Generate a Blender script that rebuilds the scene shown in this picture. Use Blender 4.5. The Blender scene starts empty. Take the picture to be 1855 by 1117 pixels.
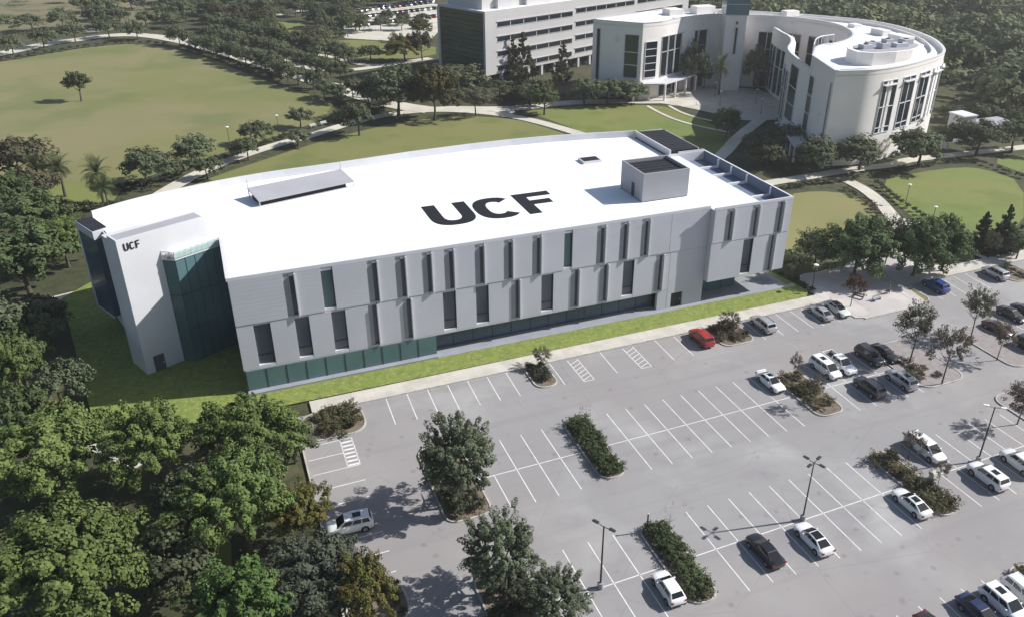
import bpy, math, random
import numpy as np
from mathutils import Vector, Matrix
R = math.radians
C = bpy.context.scene.collection
scene = bpy.context.scene

# ------------------------------------------------------------------ camera
cam_d = bpy.data.cameras.new('camera'); cam = bpy.data.objects.new('camera', cam_d); C.objects.link(cam)
scene.camera = cam
W0, F0 = 1855.0, 1472.65
yaw, pitch, roll = 0.42780422, 0.46941802, 0.02562409
fw = Vector((math.sin(yaw)*math.cos(pitch), math.cos(yaw)*math.cos(pitch), -math.sin(pitch)))
rt = Vector((math.cos(yaw), -math.sin(yaw), 0)); up = rt.cross(fw)
r2 = rt*math.cos(roll) + up*math.sin(roll); u2 = up*math.cos(roll) - rt*math.sin(roll)
m = Matrix((r2, u2, -fw)).transposed().to_4x4(); m.translation = Vector((-40.354281, -49.813474, 60.922103))
cam.matrix_world = m
cam_d.sensor_width = 36; cam_d.lens = 36*F0/W0
cam_d.shift_x = -95.876/W0; cam_d.shift_y = -38.007/W0
cam_d.clip_start = 0.5; cam_d.clip_end = 6000

# ------------------------------------------------------------------ light
SUN_EL, SUN_AZ = 37.0, 12.0        # elevation; degrees the light leans from -x towards +y
world = bpy.data.worlds.new('World'); scene.world = world; world.use_nodes = True
nt = world.node_tree; nt.nodes.clear()
sky = nt.nodes.new('ShaderNodeTexSky'); sky.sky_type = 'NISHITA'; sky.sun_disc = False
sky.sun_elevation = R(SUN_EL); sky.sun_rotation = R(90+SUN_AZ); sky.air_density = 1.0; sky.dust_density = 1.2
bg = nt.nodes.new('ShaderNodeBackground'); bg.inputs[1].default_value = 0.076
out = nt.nodes.new('ShaderNodeOutputWorld')
nt.links.new(sky.outputs[0], bg.inputs[0]); nt.links.new(bg.outputs[0], out.inputs[0])
sun_d = bpy.data.lights.new('sun', 'SUN'); sun_d.energy = 4.8; sun_d.angle = R(0.55); sun_d.color = (1, .972, .935)
sun = bpy.data.objects.new('sun', sun_d); C.objects.link(sun)
ld = Vector((-math.cos(R(SUN_EL))*math.cos(R(SUN_AZ)), math.cos(R(SUN_EL))*math.sin(R(SUN_AZ)), -math.sin(R(SUN_EL))))
sun.rotation_mode = 'QUATERNION'; sun.rotation_quaternion = ld.to_track_quat('-Z', 'Y'); sun.location = (150, -20, 120)
scene.view_settings.view_transform = 'Standard'; scene.view_settings.look = 'None'
scene.view_settings.exposure = 0.46; scene.view_settings.gamma = 1; scene.view_settings.use_curve_mapping = False
scene.render.engine = 'CYCLES'; scene.cycles.use_denoising = True; scene.cycles.max_bounces = 6
scene.cycles.transparent_max_bounces = 6

# ------------------------------------------------------------------ surveyed positions (metres)
TREES=[
('fore','broad leafy green tree left of the bright lawn corner beside the grey path',None,[(-61.1,34.1,12.4,11.0)]),
('fore','largest bright green tree filling the bottom left corner',None,[(-57.7,13.9,14.1,12.5)]),
('fore','green tree in front of the shaded lawn left of the teal glass base',None,[(-51.3,31.4,9.7,10.0)]),
('fore','full green tree covering the left corner of the teal glass base',None,[(-41.4,30.0,11.2,10.0)]),
('fore','dense green tree left of the row of side stalls,in front of the corner tree',None,[(-43.4,17.7,10.9,11.0)]),
('oak','dark dull tree beside the planted corner bed and hatched stall',None,[(-37.4,30.1,4.4,5.5)]),
('olive','orange tinged tree beside the side stalls above the white car nose',None,[(-38.1,16.4,6.5,7.5)]),
('olive','yellow green tree on the kerbed tip at the bottom of the side stalls',None,[(-34.1,4.2,6.3,8.0)]),
('lime','vivid lime green tree at the bottom edge left of the grey green tree',None,[(-44.6,6.0,9.3,9.5)]),
('greygreen','soft grey green tree between the lime tree and the yellow green tree',None,[(-38.1,7.3,10.3,8.5)]),
('oak','dark shaded tree behind the lime green tree',None,[(-48.6,13.8,7.5,8.0)]),
('oakg','leafy tree on the left edge level with the shaded side lawn',None,[(-70.1,87.7,14.4,11.0)]),
('fore','sunlit tree touching the dark roofed bay of the white building',None,[(-65.6,96.9,9.2,9.0)]),
('oakg','mid green tree behind the sunlit tree at the white building bay',None,[(-70.4,106.2,12.4,10.0)]),
('fore','small sunlit tree on the left edge over the dark ground',None,[(-67.6,56.0,6.2,8.5)]),
('oak','dark tree crown above the pale strip of side path',None,[(-66.2,71.5,8.5,8.0)]),
('oak','dark shaded tree on the left edge below the side path',None,[(-69.4,69.0,8.3,9.0)]),
('oak','low dark shaded tree beside the left edge of the shaded lawn',None,[(-62.6,52.0,6.1,6.5)]),
('brownoak','dark brownish tree at the left edge of the large field',None,[(-78.0,144.8,12.6,11.0)]),
('brownoak','brown green tree behind the pair of palms at the field edge',None,[(-73.0,128.5,9.6,9.0)]),
('oakg','loose green tree below the brownish tree on the left edge',None,[(-76.4,123.2,9.3,9.0)]),
('oakg','mid green tree low on the left edge beside the shaded lawn',None,[(-67.1,58.1,7.7,9.0)]),
('oakg','mid green tree on the left edge above the grey path',None,[(-65.6,44.1,7.5,9.0)]),
('oak','dark tree in the middle of the bottom left grove',None,[(-48.7,22.9,6.6,7.5)]),
('palm','tall feathery palm standing right of the other palms at the field edge',None,[(-61.5,123.9,6.7,10.0)]),
('palm','lower palm trunk leaning beside the tall feathery palm',None,[(-60.3,119.2,4.2,7.8)]),
('palm','shorter feathery palm between the brown tree and the tall palm',None,[(-69.2,134.1,6.7,8.4)]),
('palm','palm half hidden against the brown green tree',None,[(-73.4,137.0,6.2,8.2)]),
('lone','lone round tree standing alone in the large field',None,[(-72.1,217.7,8.1,8.4)]),
('oak','wide dark oak over the hedge left of the curved path start',None,[(-53.9,135.8,11.4,8.7)]),
('oak','spreading dark oak second along the curved path',None,[(-43.3,145.7,10.5,6.7)]),
('oak','small dark tree on the lawn side of the curved path near the roof canopy',None,[(-42.1,135.2,6.0,5.0)]),
('oak','round dark oak in front of the field,near the twin oak behind it',None,[(-30.8,158.3,7.8,5.8)]),
('oak','low dark oak with a trunk at the kerb of the curved path',None,[(-32.8,146.2,6.9,6.0)]),
('oak','round tree at the right end of the field edge',None,[(-17.9,169.3,7.2,5.6)]),
('oak','low dark crown standing just under the round tree by the white benches',None,[(-20.7,153.3,6.5,4.4)]),
('oak','slender trunked oak on the back lawn right of the white benches',None,[(-4.9,157.7,9.8,10.0)]),
('oak','massive dark oak left of the tall olive tree',None,[(8.6,171.7,17.3,13.9)]),
('oak','dark oak behind the slender trunked oak',None,[(6.9,186.3,14.3,9.5)]),
('olivetall','tall olive brown tree rising behind the back lawn',None,[(17.0,165.2,13.4,16.7)]),
('sparse','sparse crowned tree at the junction of curved paths',None,[(29.1,165.8,12.0,8.0)]),
('oak','broad dark oak below the green glass office wall',None,[(32.0,191.9,16.8,10.4)]),
('oak','low dark oak under the office columns',None,[(42.2,182.7,11.6,6.6)]),
('thin','thin see-through tree in front of the banded office windows',None,[(50.6,184.3,14.2,18.2)]),
('thin','thin pointed tree right of the other thin tree by the office',None,[(68.6,195.6,8.9,12.7)]),
('thin','narrow thin tree with a high spike before the office',None,[(53.4,200.6,8.0,14.8)]),
('oakg','grey green tree on the lawn edge below the office',None,[(47.8,160.7,10.2,8.7)]),
('oak','dark hedge-like tree between the grey green tree and the office',None,[(48.0,172.3,13.0,6.5)]),
('oak','dark oak left of the crescent wing',None,[(63.9,168.4,11.5,7.8)]),
('oak','dark oak against the plain wall of the crescent wing',None,[(71.1,167.3,10.9,7.9)]),
('oak','dark oak beside the columns of the crescent entrance',None,[(78.1,166.4,12.6,7.3)]),
('round','round tree on the mound inside the forecourt rings',None,[(84.3,123.7,8.9,8.5)]),
('courtyard','tall shaded courtyard tree before the left curved windows',None,[(103.5,172.0,7.7,15.2)]),
('courtyard','tall shaded courtyard tree before the right curved windows',None,[(123.0,165.5,7.7,15.6)]),
('palm','palm in front of the glass topped tower',None,[(109.2,164.7,6.9,12.0)]),
('courtyard','narrow courtyard tree beside the small glass bay',None,[(117.8,141.9,5.8,11.3)]),
('courtyard','small tree left of the palm by the tower',None,[(109.5,174.0,4.6,8.0)]),
('oak','dark oak at the covered walk of the crescent',None,[(80.6,100.8,9.9,6.8)]),
('oak','dark oak in the shade under the covered walk',None,[(93.6,110.1,12.5,5.7)]),
('oak','low tree at the corner of the covered walk',None,[(87.7,116.2,5.7,3.8)]),
('oak','dark oak on the path in front of the plain crescent end',None,[(89.1,92.5,10.5,8.3)]),
('oak','wide dark oak in front of the crescent end wall',None,[(99.5,90.4,12.4,8.3)]),
('oak','dark oak close against the crescent end wall',None,[(114.5,106.7,9.4,7.0)]),
('oak','dark oak below the second tall window group',None,[(125.8,104.8,10.9,9.1)]),
('oak','wide grey oak before the tall window groups',None,[(115.1,87.4,14.2,9.8)]),
('oak','wide dark oak right of the service yard',None,[(136.9,89.7,13.3,9.4)]),
('oak','dark oak at the right edge on the long path',None,[(147.8,88.2,11.8,8.9)]),
('oak','low oak at the gate of the service yard',None,[(133.5,95.9,8.5,6.5)]),
('round2','big dark green tree left of the entrance path',None,[(57.9,45.3,12.7,10.3)]),
('sparse','thin grey tree between the two big entrance trees',None,[(66.8,47.1,6.8,9.1)]),
('round2','bulky dark tree right of the entrance path',None,[(67.6,41.5,10.8,11.2)]),
('round2','mid green tree at the head of the blue car',None,[(74.2,40.9,9.6,10.2)]),
('oak','small dark tree at the right corner of the white building',None,[(47.7,48.1,5.2,6.2)]),
('oak','dark tree between the building corner and the big entrance tree',None,[(54.5,51.4,6.8,6.4)]),
('redbush','small reddish tree on the kerbed bed by the paired cars',None,[(49.5,36.4,4.4,5.9)]),
('cypress','shorter pointed cypress on the far right lawn edge',None,[(88.2,45.6,5.3,7.3)]),
('cypress','taller pointed cypress on the far right lawn edge',None,[(90.5,43.2,6.1,9.2)]),
('oak','dark tree at the right edge beside the cypress',None,[(91.1,39.8,5.6,5.5)]),
('sparse','thin tree behind the parked silver car on the right',None,[(86.2,41.7,4.0,5.5)]),
('sparse','sparse tree over the black car in the parking row',None,[(45.7,19.9,6.6,9.4)]),
('sparsebrown','brownish sparse tree on the tip of the long kerbed island',None,[(45.7,14.0,7.1,9.7)]),
('sparse','sparse tree at the head of the paved island',None,[(59.8,21.8,6.1,8.2)]),
('sparsebrown','thin leaning brownish tree on the paved island',None,[(58.2,15.7,4.7,6.4)]),
('sparsebrown','brownish tree on the kerbed island at the right edge',None,[(47.6,3.5,5.5,6.8)]),
('lotoak','big tree casting a shadow over the empty stalls',None,[(-22.5,16.2,8.6,11.0)]),
('lotoak','tree on the island left of the twin headed lamp',None,[(-22.1,3.3,7.6,8.6)]),
('lotoak','low spreading tree at the bottom edge by the lamp base',None,[(-19.0,-2.1,6.4,6.1)]),
('sparsebrown','narrow dark sapling behind the shrub island',None,[(27.1,22.3,2.2,4.6)]),
('sparsebrown','bronze leaved sapling in the middle shrub island',None,[(25.7,16.6,2.8,5.1)]),
('bare','bare sapling over the long hedge island',None,[(-3.7,23.4,2.7,4.0)]),
('bare','bare twiggy sapling on the lower hedge island',None,[(-3.1,4.0,2.5,3.7)]),
('sparse','small leafless looking tree on the short kerb island',None,[(-3.5,38.3,3.2,3.0)]),
('sparse','small sprawling tree on the island by the red car',None,[(27.1,37.3,3.5,3.0)]),
('sparsebrown','bronze sapling behind the shrubs beside the white van',None,[(29.4,3.6,3.5,4.0)]),
('sparsebrown','reddish sapling between the shrub island and the lamp',None,[(28.8,-1.5,2.7,3.8)]),
('oak','dark street tree with trunk in the row above the pale boulevard paving','street trees above the boulevard paving',[(-4.1,193.4,7.4,6.1),(0.9,196.5,7.5,6.9),(3.9,188.6,7.4,6.7),(6.3,179.9,7.8,6.6),(-7.0,199.2,7.2,5.9)]),
('oak','round tree on the lawn before the car lot',None,[(16.8,246.8,9.0,6.5)]),
('olive','broad olive tree left of the green glass office wall',None,[(28.4,243.2,15.3,9.9)]),
('brownoak','brown red tree against the edge of the office',None,[(34.5,243.3,9.8,11.5)]),
('oak','dark tree at the left of the round lawn tree',None,[(9.1,247.2,8.5,6.5)]),
('olive','olive tree in front of the parked cars by the office',None,[(44.8,286.0,9.8,8.2)]),
('oak','dark tree at the fork of two pale drives',None,[(1.8,251.5,11.6,7.6)]),
('oak','dark street tree in the front row along the field side of the boulevard','front row of boulevard trees',[(-44.6,297.6,8.5,7.9),(-41.4,291.4,6.5,6.9),(-38.0,284.5,8.7,6.2),(-35.6,277.4,7.8,7.2),(-33.2,270.9,7.1,7.9),(-29.4,264.2,8.5,6.2),(-26.8,257.5,6.4,7.8),(-24.6,250.9,9.0,7.8),(-21.9,245.3,7.8,7.4),(-19.4,238.6,8.2,8.0),(-15.8,231.0,7.3,6.3),(-14.3,223.9,7.2,7.2),(-12.0,218.0,7.3,6.6),(-8.3,211.0,7.2,7.0)]),
('oak','dark street tree in the middle row of the boulevard','middle row of boulevard trees',[(-33.7,301.8,9.5,6.4),(-30.4,296.1,6.9,8.1),(-27.7,289.0,6.8,6.5),(-24.8,282.7,7.4,8.1),(-20.3,275.4,7.8,7.2),(-18.0,268.2,7.1,8.1),(-14.8,261.4,6.9,8.5),(-12.9,253.8,8.5,8.4),(-9.8,247.4,8.3,7.1),(-7.1,239.3,7.0,6.7),(-3.8,233.5,7.3,6.5),(-0.7,225.7,7.9,6.9),(1.3,219.1,8.1,7.3)]),
('oak','dark street tree in the far row of the boulevard','far row of boulevard trees',[(-33.5,331.2,6.9,7.5),(-28.6,323.1,8.8,8.5),(-25.0,317.0,7.1,7.4),(-21.8,310.1,7.6,7.4),(-16.7,302.4,9.5,7.4),(-14.0,295.0,8.1,7.0),(-10.6,287.0,7.9,8.6),(-6.4,280.4,8.2,7.1),(-4.2,272.7,9.0,8.3),(-0.4,266.2,9.0,7.9),(3.2,256.7,7.8,8.0),(4.8,248.6,9.0,7.9),(7.1,241.6,8.6,7.7)]),
('oak','dark tree on the near verge of the pale road beyond the field','near verge trees of the pale road',[(-98.6,296.0,7.5,7.9),(-90.3,306.9,8.6,8.2),(-80.7,313.9,8.9,8.2),(-69.3,319.2,9.2,7.9),(-59.3,314.5,8.3,7.6)]),
('oak','dark tree on the far verge of the pale road beyond the field','far verge trees of the pale road',[(-109.3,341.7,11.8,8.4),(-98.1,345.1,11.1,7.7),(-87.2,346.4,10.8,8.3),(-76.5,347.3,10.7,9.1),(-66.6,347.1,10.0,8.9),(-56.7,342.6,10.7,7.3),(-46.6,336.7,8.7,7.6)]),
('oak','dark tree in the loose wood above the boulevard','trees of the loose wood above the boulevard',[(-4.7,345.2,9.7,7.3),(-13.0,364.8,11.5,8.6),(-16.2,449.5,8.6,7.6),(5.2,355.1,9.2,8.1),(19.7,345.9,9.7,7.3),(-24.0,458.0,8.0,7.4),(37.0,449.8,10.5,7.5),(23.4,388.0,6.8,8.4),(-3.7,406.6,11.2,8.1),(-46.6,439.1,9.8,9.4),(10.9,321.3,8.0,9.1),(-39.0,388.6,8.7,8.1),(28.3,420.3,11.6,8.8),(11.3,339.9,8.2,9.7),(0.5,388.3,10.4,7.8),(-32.2,400.7,8.6,7.8),(-27.9,365.8,8.5,9.1),(-42.3,363.7,9.9,8.2),(12.9,445.8,7.6,8.2),(-11.1,375.9,11.3,9.2),(-42.8,468.2,9.7,9.5),(-11.0,294.8,9.1,8.9),(-13.3,424.3,11.2,8.8),(10.7,301.0,8.1,8.6),(-7.9,357.6,9.4,9.9),(0.3,423.3,8.6,9.3),(30.3,402.7,9.8,7.8),(10.9,433.2,8.3,6.5),(4.5,280.2,10.7,7.7),(-23.9,413.4,6.9,6.7),(24.0,375.3,11.3,8.6),(13.1,423.6,9.6,7.5),(-12.7,457.8,9.0,6.9),(44.7,444.4,7.0,7.2),(-43.8,407.6,11.2,9.6),(-36.2,373.2,8.2,6.8),(-27.8,330.2,6.9,7.8),(-21.6,359.3,11.3,7.7),(-34.8,457.3,9.9,6.6),(30.4,366.2,10.4,7.3),(-12.4,395.7,10.2,8.5),(32.6,388.6,11.2,7.7),(20.4,329.6,11.5,8.8),(-35.1,409.9,8.2,9.6),(-41.2,352.7,9.9,9.7),(38.4,408.0,7.4,9.6)]),
('brownoak','dark tree in the loose wood above the boulevard','trees of the loose wood above the boulevard',[(-10.8,324.5,11.0,8.9),(-22.0,426.8,6.8,8.3),(-22.0,391.5,9.3,9.5),(8.3,407.9,11.0,9.4),(7.0,399.7,11.3,6.9),(-3.4,379.5,11.6,8.3),(-30.1,380.8,10.4,7.4),(5.9,291.9,11.1,6.9),(-27.9,343.3,7.6,9.0),(19.4,429.7,7.4,9.4),(-4.2,448.8,8.4,8.1),(25.4,356.2,7.3,7.5),(-37.1,437.0,8.6,6.7),(-20.1,345.7,9.5,8.9),(18.5,438.8,10.9,6.4),(-17.6,440.3,7.0,7.9),(1.8,412.9,11.6,7.5),(-19.1,401.6,9.1,7.0),(-22.1,336.4,7.1,7.5),(27.9,450.1,7.3,7.9),(0.9,272.8,10.9,8.6)]),
('oakg','dark tree in the loose wood above the boulevard','trees of the loose wood above the boulevard',[(-21.8,372.1,11.5,9.3),(-9.4,433.2,9.1,7.0),(-9.7,332.7,9.2,7.4),(-46.6,416.8,10.8,9.3),(-40.3,449.8,10.2,8.0),(8.8,367.4,11.3,6.9),(-21.9,383.5,11.3,8.4),(14.5,393.4,10.1,7.1),(32.5,438.1,11.4,9.0),(11.3,415.4,10.2,9.6),(21.7,410.4,7.3,9.3),(-12.0,311.7,10.8,7.5),(17.7,380.4,8.0,6.8),(-9.5,285.0,7.7,6.5),(-50.9,467.2,7.4,6.4),(-29.7,353.5,7.4,7.7),(-39.8,424.4,7.2,9.5),(-44.8,457.2,8.9,7.5)]),
('brownoak','dull tree scattered on the rough ground beyond the pale road','scattered trees on the rough ground',[(-87.8,454.6,10.0,9.2),(-58.8,444.8,11.7,9.5),(-73.5,425.3,11.5,7.1),(-48.6,393.1,8.4,7.9),(-91.2,424.8,8.0,9.0),(-81.6,441.1,10.3,6.7),(-74.6,406.4,12.2,7.0)]),
('oak','dull tree scattered on the rough ground beyond the pale road','scattered trees on the rough ground',[(-49.7,365.5,9.5,6.7),(-63.5,396.3,11.0,7.1),(-83.4,389.7,11.8,8.1),(-71.8,367.9,12.3,9.4),(-51.6,409.4,11.3,8.0)]),
('oakg','green tree at the edge of the far car lot','trees at the edge of the far car lot',[(18.1,297.5,6.5,8.4),(15.7,332.8,7.7,8.3),(9.8,325.9,7.1,5.8),(23.7,310.5,9.4,7.1)]),
('oak','green tree at the edge of the far car lot','trees at the edge of the far car lot',[(24.3,328.5,7.6,6.2),(11.7,285.0,6.5,6.8),(24.2,343.2,9.4,6.4),(21.1,320.0,7.0,7.0)]),
('oak','small tree standing among the cars of the far lot','small trees among the far parked cars',[(34.0,308.7,7.0,6.4),(42.7,307.3,7.1,6.5),(25.7,312.6,8.3,6.3),(39.4,323.8,6.2,6.8),(26.1,304.5,5.1,6.6)]),
('brownoak','small tree standing among the cars of the far lot','small trees among the far parked cars',[(45.7,318.4,6.9,6.7),(29.0,321.0,5.9,5.6),(51.8,309.0,6.0,4.7),(55.8,321.4,6.5,5.0)]),
('oak','dark tree behind the far car lot','trees behind the far car lot',[(55.8,413.0,7.8,9.7),(41.4,377.8,7.0,7.2),(53.6,381.0,9.2,9.0),(42.7,412.9,10.7,9.5),(68.0,398.8,10.8,9.1),(82.0,415.4,9.8,10.7),(71.4,387.9,6.9,7.7),(40.1,400.4,6.8,10.8),(34.1,367.1,11.4,7.8),(69.1,416.4,9.0,9.4),(58.3,394.8,9.7,8.4),(63.6,380.9,11.5,10.3),(42.1,386.5,9.8,8.3),(75.8,407.6,7.7,10.0),(65.1,408.1,10.3,11.0),(53.3,405.1,7.4,9.9),(79.1,396.1,11.5,7.3),(49.3,391.9,7.4,11.0)]),
('oakg','bushy tree in the thicket right of the service yard','thicket right of the service yard',[(154.0,102.5,8.0,4.5),(168.2,102.9,7.3,5.0),(151.1,109.2,8.2,4.0),(188.5,119.5,6.7,5.3),(158.2,108.5,5.6,6.2),(173.5,118.6,6.7,4.4)]),
('brownoak','bushy tree in the thicket right of the service yard','thicket right of the service yard',[(173.7,111.3,7.1,5.1),(180.7,115.4,7.3,6.2),(161.7,100.3,9.0,4.4),(147.1,99.7,7.8,4.6)]),
('oak','bushy tree in the thicket right of the service yard','thicket right of the service yard',[(156.8,115.9,7.7,5.4),(166.1,118.1,8.3,5.6),(165.3,109.8,7.3,5.5)]),
]
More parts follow.
